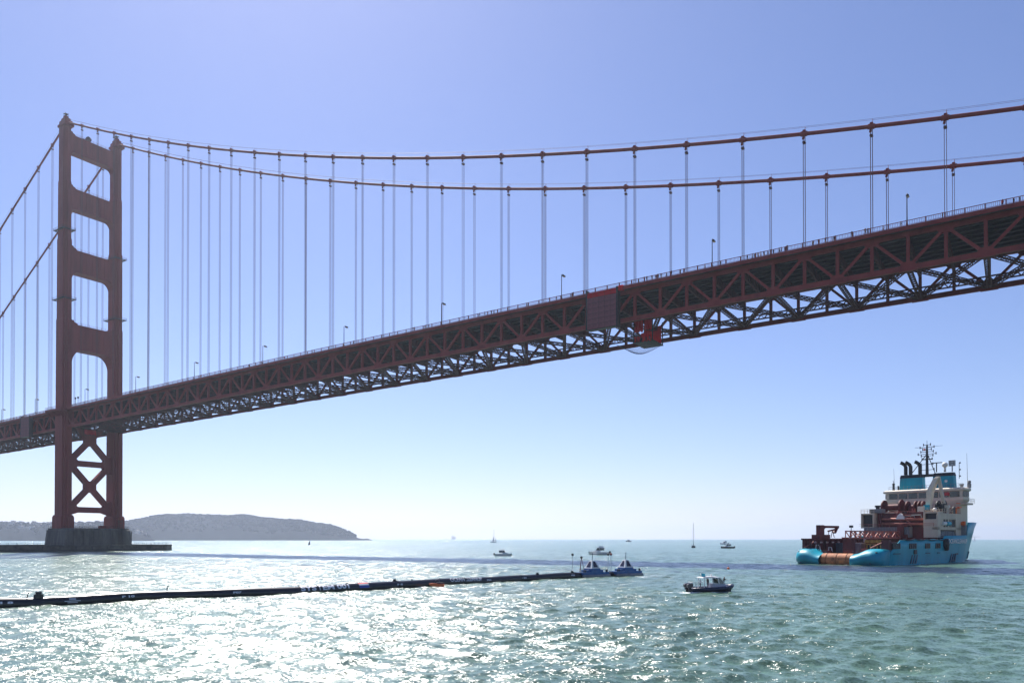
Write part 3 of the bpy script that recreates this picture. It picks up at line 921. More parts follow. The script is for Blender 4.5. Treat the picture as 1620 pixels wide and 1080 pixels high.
for (x0, y0, y1, z0, z1) in ((0, -3.2, 3.0, 0, 2.6),):
    top = [(x0 + .2 * math.sin(i * 2), y0 + (y1 - y0) * i / n, z1) for i in range(n + 1)]; bot = [(x0 + .3 * math.sin(i * 1.6 + 1), y0 + (y1 - y0) * i / n, z0 + .2 * math.sin(i * 2.2)) for i in range(n + 1)]
    b.loft([bot, top, [(p[0] - .08, p[1], p[2]) for p in top], [(p[0] - .08, p[1], p[2]) for p in bot]], closed=False, cap=False)
b.build('sheet', REDTARP, rt)
b = MB(); b.bx(-.1, .1, -3.4, 3.2, 2.6, 2.8); b.bx(-.1, .1, -3.4, -3.2, 2.8, 5.5); b.bx(-.1, .1, 3.0, 3.2, 2.8, 5.5); b.build('hanger', DARKSTEEL, rt)
# ------------------------------------------------------------------ people
SKIN = mat('skin', (0.45, 0.28, 0.20), 0.6)
CLOTH = {'black': mat('cloth_black', (0.02, 0.02, 0.022), 0.9), 'navy': mat('cloth_navy', (0.03, 0.04, 0.09), 0.9), 'grey': mat('cloth_grey', (0.15, 0.15, 0.16), 0.9),
         'red': mat('cloth_red', (0.4, 0.05, 0.05), 0.9), 'white': mat('cloth_white', (0.65, 0.65, 0.65), 0.9), 'tan': mat('cloth_tan', (0.35, 0.25, 0.15), 0.9), 'blue': mat('cloth_blue', (0.08, 0.16, 0.35), 0.9), 'orange': mat('cloth_orange', (0.75, 0.12, 0.04), 0.8)}
def person_mesh(name, arms, legs, lean=0.0):
    """one continuous skinned body about 1.72 m tall; slots: skin, top, trousers, hair"""
    J = {'pel': (0, 0, .95), 'spn': (lean * .3, 0, 1.15), 'chs': (lean * .7, 0, 1.38), 'nck': (lean, 0, 1.50), 'hd0': (lean * 1.1 + .02, 0, 1.58), 'hd1': (lean * 1.1 + .01, 0, 1.67)}
    Rr = {'pel': (.155, .125), 'spn': (.14, .11), 'chs': (.17, .12), 'nck': (.055, .055), 'hd0': (.085, .10), 'hd1': (.08, .095)}
    E = [('pel', 'spn'), ('spn', 'chs'), ('chs', 'nck'), ('nck', 'hd0'), ('hd0', 'hd1')]
    for sd, sg in (('l', 1), ('r', -1)):
        a, l = arms[sd], legs[sd]
        J.update({'sh' + sd: (lean * .75, sg * .18, 1.41), 'el' + sd: a[0], 'wr' + sd: a[1], 'ha' + sd: a[2], 'hp' + sd: (0, sg * .09, .88), 'kn' + sd: l[0], 'an' + sd: l[1], 'to' + sd: l[2]})
        Rr.update({'sh' + sd: (.06, .06), 'el' + sd: (.045, .045), 'wr' + sd: (.033, .033), 'ha' + sd: (.045, .025), 'hp' + sd: (.09, .09), 'kn' + sd: (.06, .06), 'an' + sd: (.042, .042), 'to' + sd: (.045, .035)})
        E += [('chs', 'sh' + sd), ('sh' + sd, 'el' + sd), ('el' + sd, 'wr' + sd), ('wr' + sd, 'ha' + sd), ('pel', 'hp' + sd), ('hp' + sd, 'kn' + sd), ('kn' + sd, 'an' + sd), ('an' + sd, 'to' + sd)]
    K = list(J); ix = {k: i for i, k in enumerate(K)}
    me = bpy.data.meshes.new(name + '_skeleton'); me.from_pydata([J[k] for k in K], [(ix[a], ix[b]) for a, b in E], [])
    o = bpy.data.objects.new('tmp_person', me); COL.objects.link(o)
    md = o.modifiers.new('skin', 'SKIN'); md.use_smooth_shade = True
    o.modifiers.new('sub', 'SUBSURF').levels = 1
    for i, k in enumerate(K):
        sv = me.skin_vertices[0].data[i]; sv.radius = Rr[k]; sv.use_root = (k == 'pel')
    dg = bpy.context.evaluated_depsgraph_get()
    ev = o.evaluated_get(dg)
    out = bpy.data.meshes.new_from_object(ev, depsgraph=dg); out.name = name
    bpy.data.objects.remove(o); 
    for mm in (SKIN, CLOTH['black'], CLOTH['navy'], CLOTH['black']): out.materials.append(mm)
    hd = Vector(J['hd1'])
    wr = [Vector(J['wrl']), Vector(J['wrr'])]
    for p in out.polygons:
        c = p.center
        if (c - hd).length < .17 and (c.z > hd.z + .02 or c.x < hd.x - .04): p.material_index = 3
        elif c.z > 1.5: p.material_index = 0
        elif any((c - w).length < .075 for w in wr): p.material_index = 0
        elif c.z > .93: p.material_index = 1
        else: p.material_index = 2
    return out
stand_legs = {'l': ((.02, .10, .50), (-.02, .11, .08), (.14, .13, .04)), 'r': ((.0, -.10, .50), (-.03, -.11, .08), (.12, -.13, .04))}
walk_legs = {'l': ((.16, .10, .52), (.20, .10, .10), (.34, .11, .06)), 'r': ((-.05, -.10, .50), (-.28, -.10, .12), (-.16, -.11, .04))}
PERS = [person_mesh('person', {'l': ((.0, .25, 1.14), (.10, .24, .92), (.13, .23, .82)), 'r': ((.0, -.25, 1.14), (.08, -.24, .92), (.11, -.23, .82))}, stand_legs),
        person_mesh('person', {'l': ((.12, .27, 1.2), (.36, .22, 1.28), (.45, .2, 1.3)), 'r': ((.12, -.27, 1.2), (.36, -.22, 1.28), (.45, -.2, 1.3))}, stand_legs, .12),
        person_mesh('person', {'l': ((-.08, .25, 1.16), (.02, .26, .95), (.06, .25, .86)), 'r': ((.12, -.24, 1.16), (.30, -.22, 1.02), (.36, -.2, .95))}, walk_legs, .04)]
HAIR = [mat('hair_dark', (0.02, 0.015, 0.01), 0.8), mat('hair_brown', (0.09, 0.05, 0.03), 0.8), mat('hair_fair', (0.3, 0.2, 0.1), 0.8)]
def person(loc, rz, pose, top, bottom, label, group=None, sc=1.0, hair=0):
    o = bpy.data.objects.new('person', PERS[pose]); COL.objects.link(o)
    o.location = loc; o.rotation_euler = (0, 0, rz); o.scale = (sc,) * 3
    for i, mm in ((1, CLOTH[top]), (2, CLOTH[bottom]), (3, HAIR[hair])):
        o.material_slots[i].link = 'OBJECT'; o.material_slots[i].material = mm
    tag(o, label, 'person', group)
    return o
# walkers along the near railing: distance along the bridge from the tower (m)
WALK = [118.6, 150.9, 172.5, 188.7, 210.4, 235.4, 238.9, 239.6, 243.9, 245.7, 266.9, 268.9, 271.6, 272.3, 284.6, 293.0, 295.2, 300.0, 301.1, 321.7, 323.6, 324.4, 325.9, 326.9, 327.7, 328.6, 330.0, 331.5, 333.9, 335.2, 340.9, 345.0, 352.0, 353.2, 353.9, 354.7, 355.4, 356.2, 357.2, 358.0, 358.6, 360.0, 360.6, 361.4, 362.0, 368.0, 369.4, 371.0, 372.4, 372.9, 376.9, 379.8, 380.4, 383.6, 387.3, 395.7, 407.0, 409.0, 410.1]
tops = ['navy', 'black', 'black', 'red', 'black', 'white', 'navy', 'black', 'tan', 'navy', 'grey', 'black']
rp = random.Random(3)
cnt = {}
for i, s in enumerate(WALK):
    k = max(j for j in range(len(LAMPS)) if LAMPS[j] <= s)
    cnt[k] = cnt.get(k, 0) + 1
    t = tops[rp.randrange(len(tops))]; pose = rp.choice((0, 0, 1, 2))
    rz = {0: rp.uniform(-3.1, 3.1), 1: -PHI - R(90), 2: -PHI + (0 if rp.random() < .5 else math.pi)}[pose]
    nth = ORD[cnt[k]] if cnt[k] < len(ORD) else '%dth' % cnt[k]
    person(bridge_to_world(s, -1.65 + (0 if pose == 1 else rp.uniform(0, .5)), zd(s) + .015), rz, pose, t, rp.choice(('navy', 'black', 'grey', 'tan')),
           'person in %s top at the bridge railing, %s to the right of the %s lamp' % (t, nth, ORD[k + 1]), 'people on the bridge walkway', rp.uniform(1.0, 1.14), rp.randrange(3))

# ------------------------------------------------------------------ offshore supply ship
BLUE = mat('ship_blue_paint', (0.006, 0.33, 0.45), 0.42, var=0.14, scale=0.3, streak=4, bump=0.08, spec=0.35)
def add_rust(m, amount=0.5, lo=0.60, hi=0.74, col=(0.16, 0.07, 0.035)):
    """rust runs: narrow vertical streaks of brown over the paint"""
    n = m.node_tree; b = n.nodes['Principled BSDF']; src = b.inputs['Base Color'].links[0].from_socket
    tc = n.nodes.new('ShaderNodeTexCoord'); mp = n.nodes.new('ShaderNodeMapping'); mp.inputs['Scale'].default_value = (1.6, 1.6, 0.16)
    nz = n.nodes.new('ShaderNodeTexNoise'); nz.inputs['Scale'].default_value = 1.0; nz.inputs['Detail'].default_value = 5; nz.inputs['Roughness'].default_value = .7
    mr = n.nodes.new('ShaderNodeMapRange'); mr.inputs['From Min'].default_value = lo; mr.inputs['From Max'].default_value = hi; mr.inputs['To Max'].default_value = amount
    mx = n.nodes.new('ShaderNodeMix'); mx.data_type = 'RGBA'; mx.inputs[7].default_value = (*col, 1)
    L = n.links.new
    L(tc.outputs['Object'], mp.inputs[0]); L(mp.outputs[0], nz.inputs['Vector']); L(nz.outputs['Fac'], mr.inputs['Value']); L(mr.outputs[0], mx.inputs[0]); L(src, mx.inputs[6]); L(mx.outputs[2], b.inputs['Base Color'])
add_rust(BLUE, 0.55)
MAROON = mat('ship_maroon_paint', (0.13, 0.018, 0.02), 0.6, var=0.25, scale=0.6, streak=2, bump=0.1)
PINKRED = mat('worn_red_paint', (0.42, 0.13, 0.10), 0.6, var=0.2, scale=1.0)
BEIGE = mat('ship_beige_paint', (0.62, 0.52, 0.40), 0.55, var=0.10, scale=0.35, streak=5, bump=0.05)
BEIGE2 = mat('ship_cream_paint', (0.72, 0.64, 0.52), 0.5, var=0.08, scale=0.4)
RUST = mat('roller_rust', (0.42, 0.15, 0.06), 0.7, var=0.2, scale=0.8, col2=(0.22, 0.08, 0.035), bump=0.3)
SHIPBLACK = mat('ship_black_paint', (0.015, 0.016, 0.02), 0.5)
SHIPGREY = mat('ship_grey_paint', (0.22, 0.23, 0.25), 0.6, var=0.15, scale=0.6)
WHITE = mat('white_paint', (0.78, 0.78, 0.76), 0.4, var=0.05)
YELLOW = mat('worn_yellow', (0.5, 0.34, 0.08), 0.6, var=0.25, scale=1.5)
ORANGE = mat('orange_paint', (0.85, 0.16, 0.03), 0.5, var=0.1)
add_rust(BEIGE, 0.5, .58, .74, (0.2, 0.1, 0.05)); add_rust(MAROON, 0.5, .55, .7, (0.06, 0.02, 0.015))
GLASS = mat('bridge_glass', (0.03, 0.05, 0.06), 0.08, spec=0.8, var=0.05)
TEAL = mat('teal_paint', (0.03, 0.42, 0.55), 0.5)
SHIP_POS, SHIP_RZ, SHIP_K = (84.65, 186.6, 0), R(37), 1.045
ship = empty('offshore_ship', SHIP_POS, SHIP_RZ); ship.scale = (SHIP_K,) * 3; tag(ship, 'bright blue offshore supply ship with maroon deck gear and beige superstructure', 'ship')
def part(nm, m, fn, parent=None, smooth=False, ang=None):
    b = MB(); fn(b)
    o = b.build(nm, m, parent if parent is not None else ship, smooth)
    if ang: smooth_by_angle(o.data, ang)
    return o
def B(*bx):
    return lambda b: [b.bx(*q) for q in bx]
def text_mesh(txt, height, extrude=0.02, name='lettering', spacing=1.0, bold=0.0):
    cu = bpy.data.curves.new('txt', 'FONT'); cu.body = txt; cu.size = height / 0.70; cu.extrude = extrude; cu.space_character = spacing; cu.offset = bold
    cu.resolution_u = 3
    o = bpy.data.objects.new('txt', cu); COL.objects.link(o)
    dg = bpy.context.evaluated_depsgraph_get()
    me = bpy.data.meshes.new_from_object(o.evaluated_get(dg), depsgraph=dg)
    bpy.data.objects.remove(o); me.name = name
    return me
def lettering(txt, height, width, M, m, parent, name='lettering', bold=0.0):
    me = text_mesh(txt, height, .02, name, 1.0, bold)
    xs = [v.co.x for v in me.vertices]; x0, x1 = min(xs), max(xs)
    for v in me.vertices: v.co.x = (v.co.x - x0) / (x1 - x0) * width
    me.materials.append(m)
    return link(name, me, parent, M)
STB = Matrix.Rotation(R(90), 4, 'X')                     # text plane facing starboard (-y), reading towards the bow

# hull: stations (x, half breadth at waterline, half breadth at rail, rail height)
ST = [(2.5, 9.9, 10.5, 2.4), (8, 10.1, 10.6, 5.7), (16, 10.2, 10.6, 5.8), (26, 10.2, 10.6, 6.0), (30.5, 10.1, 10.6, 6.0), (31, 10.1, 10.6, 6.8), (40, 9.7, 10.6, 6.9), (44.3, 9.3, 10.55, 7.0), (45.2, 8.9, 10.5, 10.3), (50, 7.6, 9.9, 10.4), (56, 5.4, 8.3, 10.45), (62, 3.0, 6.2, 10.5), (68, 1.6, 3.9, 10.6), (73, .7, 1.7, 10.65), (75.6, .2, .8, 10.7), (77.8, .02, .05, 10.75)]
def hull_side(b, sg):
    rings = []
    for i, (x, bw, br, zr) in enumerate(ST):
        rk = max(0, (x - 62)) / 15.8
        col = []
        for t in (-.25, 0, .22, .45, .7, 1.0):
            z = zr * t if t > 0 else 6 * t
            hb = bw + (br - bw) * max(0, t) ** (1.3 if x > 50 else .8)
            col.append((x - (1 - max(t, 0)) * rk * 6.6, sg * hb, z))
        rings.append(col)
    b.loft(rings, closed=False, cap=False)
def hull(b):
    for sg in (1, -1): hull_side(b, sg)
h_ = part('hull', BLUE, hull, smooth=True)
h_.modifiers.new('thick', 'SOLIDIFY').thickness = 0.12
h_.modifiers['thick'].offset = 0
# rounded stern with the low roller in its middle
def stern(b):
    ys = np.concatenate([np.linspace(-10.6, -3.75, 22)]).tolist()
    for sg in (1, -1):
        rings = []
        for y in ys:
            e = max(0, (abs(y) - 8.2) / 2.4)
            xo = 2.6 * (1 - math.sqrt(max(0, 1 - e * e)))
            zt = 3.75 - .25 * e * e if abs(y) > 7.6 else 2.55 + 1.2 * (0.5 - 0.5 * math.cos(math.pi * (abs(y) - 3.75) / 3.85))
            prof = [(3.4, zt), (1.3, zt)]
            for k in range(9):
                t = math.pi * (0.5 + 0.62 * k / 8)
                prof.append((1.3 + 3.1 * math.cos(t) + xo, zt * .42 + zt * .58 * math.sin(t) if math.sin(t) > 0 else zt * .42 + 2.4 * math.sin(t)))
            prof.append((2.4, -1.4))
            rings.append([(x, sg * y, z) for x, z in prof])
        b.loft(rings, closed=False, cap=False)
        b.add([rings[0][i] for i in range(len(rings[0]))], [tuple(range(len(rings[0])))])
part('stern', BLUE, stern, smooth=True, ang=50)
ro = part('stern_roller', RUST, lambda b: b.tube([(.6, -3.72, 1.15), (.6, 0, 1.15), (.6, 3.72, 1.15)], [1.5, 1.5, 1.5], 28), smooth=True, ang=40)
part('roller_seam', mat('rust_dark', (0.2, 0.07, 0.03), 0.8), lambda b: [b.tube([(.6, y - .06, 1.15), (.6, y + .06, 1.15)], 1.56, 28) for y in (-2.4, 0.0, 2.5)], ro)
part('stern_fairing', BLUE, B((-.2, 3, -3.9, 3.9, -1, .1)))
part('fairlead_hole', SHIPBLACK, lambda b: b.ball((-.55, -9.3, 2.9), .32, 8, (1, 1.3, .7)))
part('fairlead_hole', SHIPBLACK, lambda b: b.ball((-.55, 9.3, 2.9), .32, 8, (1, 1.3, .7)))
part('rubbing_strip', mat('strip_dark_blue', (0.02, 0.13, 0.22), 0.6), lambda b: b.bx(-1.3, -.9, -8.3, -8.05, .2, 2.3))
part('rubbing_strip', mat('strip_dark_blue', (0.02, 0.13, 0.22), 0.6), lambda b: b.bx(-1.3, -.9, 8.6, 8.85, .2, 2.3))
part('work_deck', mat('deck_planks', (0.10, 0.07, 0.05), 0.9, var=.3, scale=1), B((.9, 40, -10.2, 10.2, 2.1, 2.4)))
part('foredeck', SHIPGREY, lambda b: b.add([(40, -10.2, 6.6), (40, 10.2, 6.6), (55, 9.6, 6.6), (68, 5.2, 6.6), (74, 1, 6.6), (74, -1, 6.6), (68, -5.2, 6.6), (55, -9.6, 6.6)], [(0, 1, 2, 3, 4, 5, 6, 7)]))
# louvred openings and marks in the starboard side
for xc, n in ((6.4, 4), (14.4, 4), (22.0, 3), (27.6, 3)):
    for k in range(n):
        part('side_opening', SHIPBLACK, B((xc - n * .48 + k * .95, xc - n * .48 + k * .95 + .62, -10.72, -10.40, 3.75, 5.0)))
part('side_door', SHIPBLACK, B((14.9, 16.2, -10.70, -10.38, 2.45, 3.45)))
for x0, x1 in ((4.8, 8.2), (21.0, 23.2), (27.3, 28.6)):
    part('draft_mark', mat('mark_dark', (0.02, 0.05, 0.09), 0.6), B((x0, x1, -10.66, -10.30, 2.55, 2.72)))
for xc, y0 in ((13.4, -10.44), (35.0, -10.28)):
    for k in range(3):
        x = xc + k * 1.25
        part('hull_stripe', mat('stripe_dark_blue', (0.012, 0.075, 0.13), 0.5), lambda b: b.prism([(x, .25), (x + .5, .25), (x + 1.2, 2.3), (x + .7, 2.3)], 'y', y0 - .06, y0 + .35))
lettering('OCEANCLEANUP', 1.05, 11.0, Matrix.Translation((33.2, -10.66, 4.95)) @ STB, WHITE, ship, bold=.03)
part('side_fender', SHIPBLACK, lambda b: b.tube([(30.9, -10.85, 6.0), (31.2, -10.9, 4.6), (31.8, -10.85, 3.3)], [.75, .85, .5], 10), smooth=True)
part('mooring_line', SHIPBLACK, lambda b: b.tube([(9 + i * 1.2, -10.75, 6.05 - .35 * abs(math.sin(i * .62))) for i in range(19)], .12, 6))
part('bow_fender_strip', mat('strip_dark_blue2', (0.02, 0.10, 0.16), 0.6), lambda b: b.tube([(71.4, -.1, .4), (72.6, -.1, 2.4)], .25, 6))
# port bulwark seen across the deck, starboard inner wall
pb = part('port_bulwark', MAROON, B((1.2, 36, 9.0, 9.6, 2.4, 6.0), (1.0, 36, 8.8, 9.8, 5.8, 6.15)))
for k in range(13):
    part('bulwark_rib', MAROON, B((2.0 + k * 2.7, 2.25 + k * 2.7, 8.3, 9.0, 2.4, 5.8)), pb)
for k in range(6):
    lettering(('LOD', 'BOW', 'SLO', 'BOW', 'SOL', 'SET')[k], .38, 1.1, Matrix.Translation((4.2 + k * 2.75, 8.22, 5.0)) @ STB, WHITE, pb, 'stencil_mark')
part('starboard_bulwark', MAROON, B((3.6, 31, -10.2, -9.4, 2.4, 5.3), (3.2, 4.4, -10.3, -8.6, 2.3, 5.75)))
part('bollard', SHIPBLACK, lambda b: [b.tube([(2.2, y, 2.4), (2.2, y, 5.0)], .13, 6) for y in (8.4, 8.0, 6.2, 5.8)])
for y0, y1 in ((2.9, 4.9), (-2.6, -.6)):
    part('guide_pin', MAROON, lambda b: (b.bx(1.6, 3.0, y0, y1, 2.9, 3.25), b.bx(1.8, 2.6, y0 + .2, y0 + .7, 2.4, 2.9), b.bx(1.8, 2.6, y1 - .7, y1 - .2, 2.4, 2.9)))
part('stern_prop', PINKRED, lambda b: b.beam((1.0, 8.9, 3.9), (3.6, 8.0, 5.3), .28, .28))
part('stern_prop', PINKRED, lambda b: b.beam((1.2, -7.2, 3.9), (4.0, -9.2, 5.5), .28, .28))
part('white_davit', WHITE, lambda b: [b.tube([(4.5, 8.2, 2.8), (4.6, 7.9, 4.6), (4.7, 7.2, 4.4), (4.8, 7.0, 3.2)], .16, 6)])
part('white_davit', WHITE, lambda b: [b.tube([(10.5, 8.1, 2.6), (10.6, 8.0, 4.0), (10.7, 7.4, 3.9), (10.7, 7.2, 2.8)], .16, 6)])
# gantry on the port rail
ga = part('rail_gantry', MAROON, lambda b: (b.bx(6.6, 11.8, 8.3, 10.3, 6.15, 7.1), b.bx(8.0, 9.8, 8.7, 9.9, 7.1, 9.5), b.bx(7.8, 17.4, 9.0, 9.6, 8.8, 9.4), b.beam((17.0, 9.3, 9.1), (15.6, 9.3, 7.6), .7, .5), b.beam((9.6, 9.3, 7.9), (11.2, 9.3, 9.0), .28, .28)))
part('hook_frame', MAROON, lambda b: (b.beam((12.6, 9.3, 8.0), (16.2, 9.3, 8.5), .35, .35), b.beam((13, 9.3, 8.0), (12.5, 9.3, 6.4), .12, .12), b.beam((14.6, 9.3, 8.0), (14.0, 9.3, 6.4), .12, .12), b.beam((14.6, 9.3, 8.2), (15.6, 9.3, 6.4), .12, .12)), ga)
# lattice boom laid along the deck on its pedestal
def boom(b):
    n = 12; x0, x1 = 3.5, 31.5
    for y in (-.7, .7):
        b.beam((x0, y, 6.25), (x1, y, 6.25), .34, .34); b.beam((x0 + 1.5, y, 7.9), (x1, y, 7.9), .26, .26)
        for i in range(n):
            xa, xb = x0 + 1.5 + (x1 - x0 - 1.5) * i / n, x0 + 1.5 + (x1 - x0 - 1.5) * (i + 1) / n
            b.beam((xa, y, 6.3), (xa, y, 7.9), .16, .16)
            b.beam((xa, y, 6.3 if i % 2 else 7.9), (xb, y, 7.9 if i % 2 else 6.3), .16, .16)
    for i in range(n + 1):
        x = x0 + 1.5 + (x1 - x0 - 1.5) * i / n
        b.beam((x, -.7, 6.25), (x, .7, 6.25), .14, .14)
bo = part('lattice_boom', PINKRED, boom)
part('boom_pedestal', MAROON, lambda b: (b.bx(29.5, 32.5, -2.4, .4, 2.4, 7.2), b.tube([(31, -1, 7.2), (31, -1, 10.0)], .75, 12), b.bx(28.8, 30.4, -1.6, -.2, 7.0, 9.6)))
part('boom_rest', MAROON, B((5.0, 5.5, -1.4, 1.4, 2.4, 6.05), (16.0, 16.5, -1.4, 1.4, 2.4, 6.05)))
part('loader_cab', BLUE, lambda b: b.prism([(33.2, 7.2), (36.2, 6.6), (36.6, 8.0), (33.8, 8.8)], 'y', -5.0, -3.2))
part('deck_light', SHIPBLACK, lambda b: (b.tube([(24, 9.3, 6.1), (24, 9.3, 9.3)], .1, 6), b.bx(23.7, 24.3, 8.9, 9.7, 9.0, 9.6)))
# grey ribbed hatch coaming across the deck
gw = part('hatch_coaming', SHIPGREY, B((30, 32, -2.6, 9.0, 6.4, 9.1)))
for k in range(15):
    part('coaming_rib', SHIPGREY, B((29.7, 30.0, -2.4 + k * .78, -2.25 + k * .78, 6.4, 9.1)), gw)
part('mid_house', MAROON, B((32, 44, -8.6, 8.6, 2.4, 9.0)))
# winch houses and winch block
for y0, y1 in ((6.9, 10.4), (-9.2, -5.6)):
    wh = part('winch_house', BEIGE, lambda b: (b.bx(31.2, 34, y0, y1, 8.9, 9.25), b.bx(31.2, 34, y0, y1, 12.5, 12.85), b.bx(31.2, 34, y0, y0 + .35, 9.25, 12.5), b.bx(31.2, 34, y1 - .35, y1, 9.25, 12.5)))
    part('dark_screen', SHIPBLACK, B((32.0, 32.2, y0 + .35, y1 - .35, 9.25, 12.5)), wh)
    part('roof_rail', BEIGE, lambda b: ([b.beam((31.3, y0 + (y1 - y0) * k / 4, 12.85), (31.3, y0 + (y1 - y0) * k / 4, 13.9), .07, .07) for k in range(5)], [b.beam((31.3, y0, z), (31.3, y1, z), .07, .07) for z in (13.4, 13.9)]), wh)
part('lower_opening', SHIPBLACK, B((31.0, 31.4, -8.9, -5.9, 6.9, 8.6)))
part('winch_block', MAROON, B((33.2, 43.5, -5.2, 6.6, 9.0, 12.5), (32.6, 33.2, 5.6, 6.6, 8.9, 14.2), (32.4, 33.2, -.2, 1.0, 8.9, 12.4)))
for z, m_ in ((11.3, PINKRED), (10.1, PINKRED)):
    part('winch_pipe', m_, lambda b: b.tube([(32.6, 5.4, z), (32.6, -5.4, z - .25)], .34, 10), smooth=True)
part('air_unit', SHIPGREY, lambda b: (b.bx(31.6, 33.6, 5.0, 8.3, 12.9, 14.0), [b.bx(31.5, 31.6, 5.1 + k * .8, 5.6 + k * .8, 13.1, 13.8) for k in range(4)]))
part('vent_stack', SHIPBLACK, lambda b: (b.tube([(36, 8.2, 12.4), (36, 8.2, 14.6)], .5, 10), b.tube([(36, 8.2, 14.6), (36, 8.2, 15.1)], .75, 10)))
part('reel_deck', MAROON, B((33.4, 43.8, -8.4, 8.6, 12.5, 12.8)))
part('reel_deck_rail', PINKRED, lambda b: ([b.beam((33.4, y, z), (33.4, y2, z), .12, .12) for (y, y2, z) in ((8.6, -2.4, 13.2), (-1.0, -8.4, 12.95))], [b.beam((33.4, 8.6 - k * 1.55, 12.8), (33.4, 8.6 - k * 1.55, 13.2), .1, .1) for k in range(11)]))
def reel(y0, y1, x, z, r, nm='winch_drum', m1=MAROON):
    rl = part(nm, m1, lambda b: b.tube([(x, y0, z), (x, y1, z)], r * .42, 18), smooth=True, ang=40)
    for y in (y0, y1):
        part('drum_flange', m1, lambda b: (b.tube([(x, y - .14, z), (x, y + .14, z)], r, 26), [b.beam((x, y + .2, z), (x + r * .9 * math.cos(a), y + .2, z + r * .9 * math.sin(a)), .14, .1, up=(0, 1, 0)) for a in np.linspace(0, 5.5, 8)]), rl)
reel(6.4, 1.9, 36, 14.5, 1.95)
reel(.5, -1.6, 36.5, 14.3, 1.7)
reel(-2.5, -3.4, 36.5, 14.3, 1.6)
reel(-6.8, -8.2, 37, 14.3, 1.6, m1=SHIPBLACK)
part('cream_locker', BEIGE2, B((33.6, 35.0, 2.6, 5.4, 11.5, 13.1)))
part('white_hood', WHITE, lambda b: b.prism([(-.6, 11.2), (1.7, 11.2), (1.2, 12.2), (.6, 12.7), (-.1, 12.2)], 'x', 32.2, 33.1))
part('side_platform', BEIGE, lambda b: (b.bx(33, 44, -9.4, -5.4, 12.2, 12.5), [b.beam((33.2 + k * 1.2, -9.3, 12.5), (33.2 + k * 1.2, -9.3, 13.6), .08, .08) for k in range(10)], [b.beam((33.2, -9.3, z), (44, -9.3, z), .08, .08) for z in (13.05, 13.6)], [b.beam((33.1, -9.3 + k * .65, 12.5), (33.1, -9.3 + k * .65, 13.5), .08, .08) for k in range(7)], [b.beam((33.1, -9.3, z), (33.1, -5.4, z), .08, .08) for z in (13.0, 13.5)]))
part('cream_locker', BEIGE2, B((33.4, 34.4, -4.9, -3.2, 13.0, 14.4)))
part('white_bollard', WHITE, lambda b: b.ball((33.6, -7.4, 13.4), .55, 10), smooth=True)
# knuckle crane
kc = part('crane_post', BEIGE2, lambda b: (b.tube([(35, -5.4, 12.6), (35, -5.4, 15.0)], [.8, .6], 12), b.bx(34.4, 35.6, -6.0, -4.8, 14.8, 15.6)))
part('crane_boom', BEIGE2, lambda b: b.loft([[(x + a * w_ / 2, y + c * w_ / 2 * .8, z) for a, c in ((-1, -1), (1, -1), (1, 1), (-1, 1))] for x, y, z, w_ in ((35, -5.5, 15.0, 1.25), (35, -5.7, 18.2, 1.6), (35.2, -7.1, 21.4, 1.3), (35.2, -7.6, 21.9, .9))]), kc)
part('crane_jib', BEIGE, lambda b: (b.beam((35.6, -7.5, 21.6), (36.2, -8.4, 15.0), .65, .6, up=(1, 0, 0)), b.tube([(36.0, -8.0, 18.5), (36.2, -8.2, 14.2)], .06, 5)), kc)
part('crane_cab', BLUE, B((33.6, 34.5, -5.8, -4.6, 13.4, 14.7)), kc)
part('cream_post', BEIGE2, lambda b: (b.tube([(37, -9.0, 9), (37, -9.0, 13.9)], .35, 8), b.bx(36.5, 37.5, -9.4, -8.4, 13.9, 14.6)))
part('fire_monitor', ORANGE, lambda b: (b.beam((42, -9.4, 14.2), (44, -9.4, 14.2), .3, .3), b.tube([(41.0, -9.2, 12.6), (41.0, -9.2, 14.0)], .4, 8), b.beam((41.5, -9.3, 15.2), (43.6, -9.3, 15.2), .2, .2)))
part('wire_coil', SHIPBLACK, lambda b: b.tube([(40.2, -9.0, 13.4), (40.2, -9.35, 13.4)], 1.0, 16))
# superstructure
su = part('superstructure', BEIGE, B((44, 47.6, -9.2, 9.2, 6.6, 15.4), (47.6, 58, -5.5, 9.0, 6.6, 15.6)))
part('side_house', BEIGE, lambda b: (b.bx(30.4, 44, -9.35, -9.0, 11.0, 12.2), b.bx(30.4, 32.0, -9.35, -6, 6.4, 11.0), b.bx(40.9, 44, -9.35, -8, 6.6, 11.0), b.bx(30.4, 44, -9.35, -8, 8.35, 9.0), b.bx(32.0, 40.9, -9.0, -8.4, 6.4, 11.0)))
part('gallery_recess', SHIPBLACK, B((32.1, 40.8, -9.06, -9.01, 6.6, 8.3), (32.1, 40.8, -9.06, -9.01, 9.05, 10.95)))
part('gallery_post', BEIGE, lambda b: [b.bx(x, x + .25, -9.35, -9.1, 9.0, 11.0) for x in (35.0, 37.9)])
part('gallery_rail', SHIPGREY, lambda b: ([b.beam((32.1, -9.3, z), (40.8, -9.3, z), .08, .08) for z in (7.0, 7.5, 9.6)], [b.beam((32.3 + k * .85, -9.3, 6.5), (32.3 + k * .85, -9.3, 7.5), .07, .07) for k in range(11)]))
part('life_raft', WHITE, lambda b: b.tube([(33.2, -9.3, 9.9), (34.8, -9.3, 9.9)], .5, 12))
part('life_raft', TEAL, lambda b: b.tube([(35.5, -9.3, 9.9), (37.4, -9.3, 9.9)], .5, 12))
part('gallery_drums', SHIPGREY, lambda b: [b.tube([(33 + k * 1.0, -9.25, 6.7), (33 + k * 1.0, -9.25, 7.9)], .35, 8) for k in range(7)])
part('ladder', BEIGE2, lambda b: [b.beam((45.5, -9.3, 7 + k * .5), (46.4, -9.3, 7 + k * .5), .05, .05) for k in range(18)])
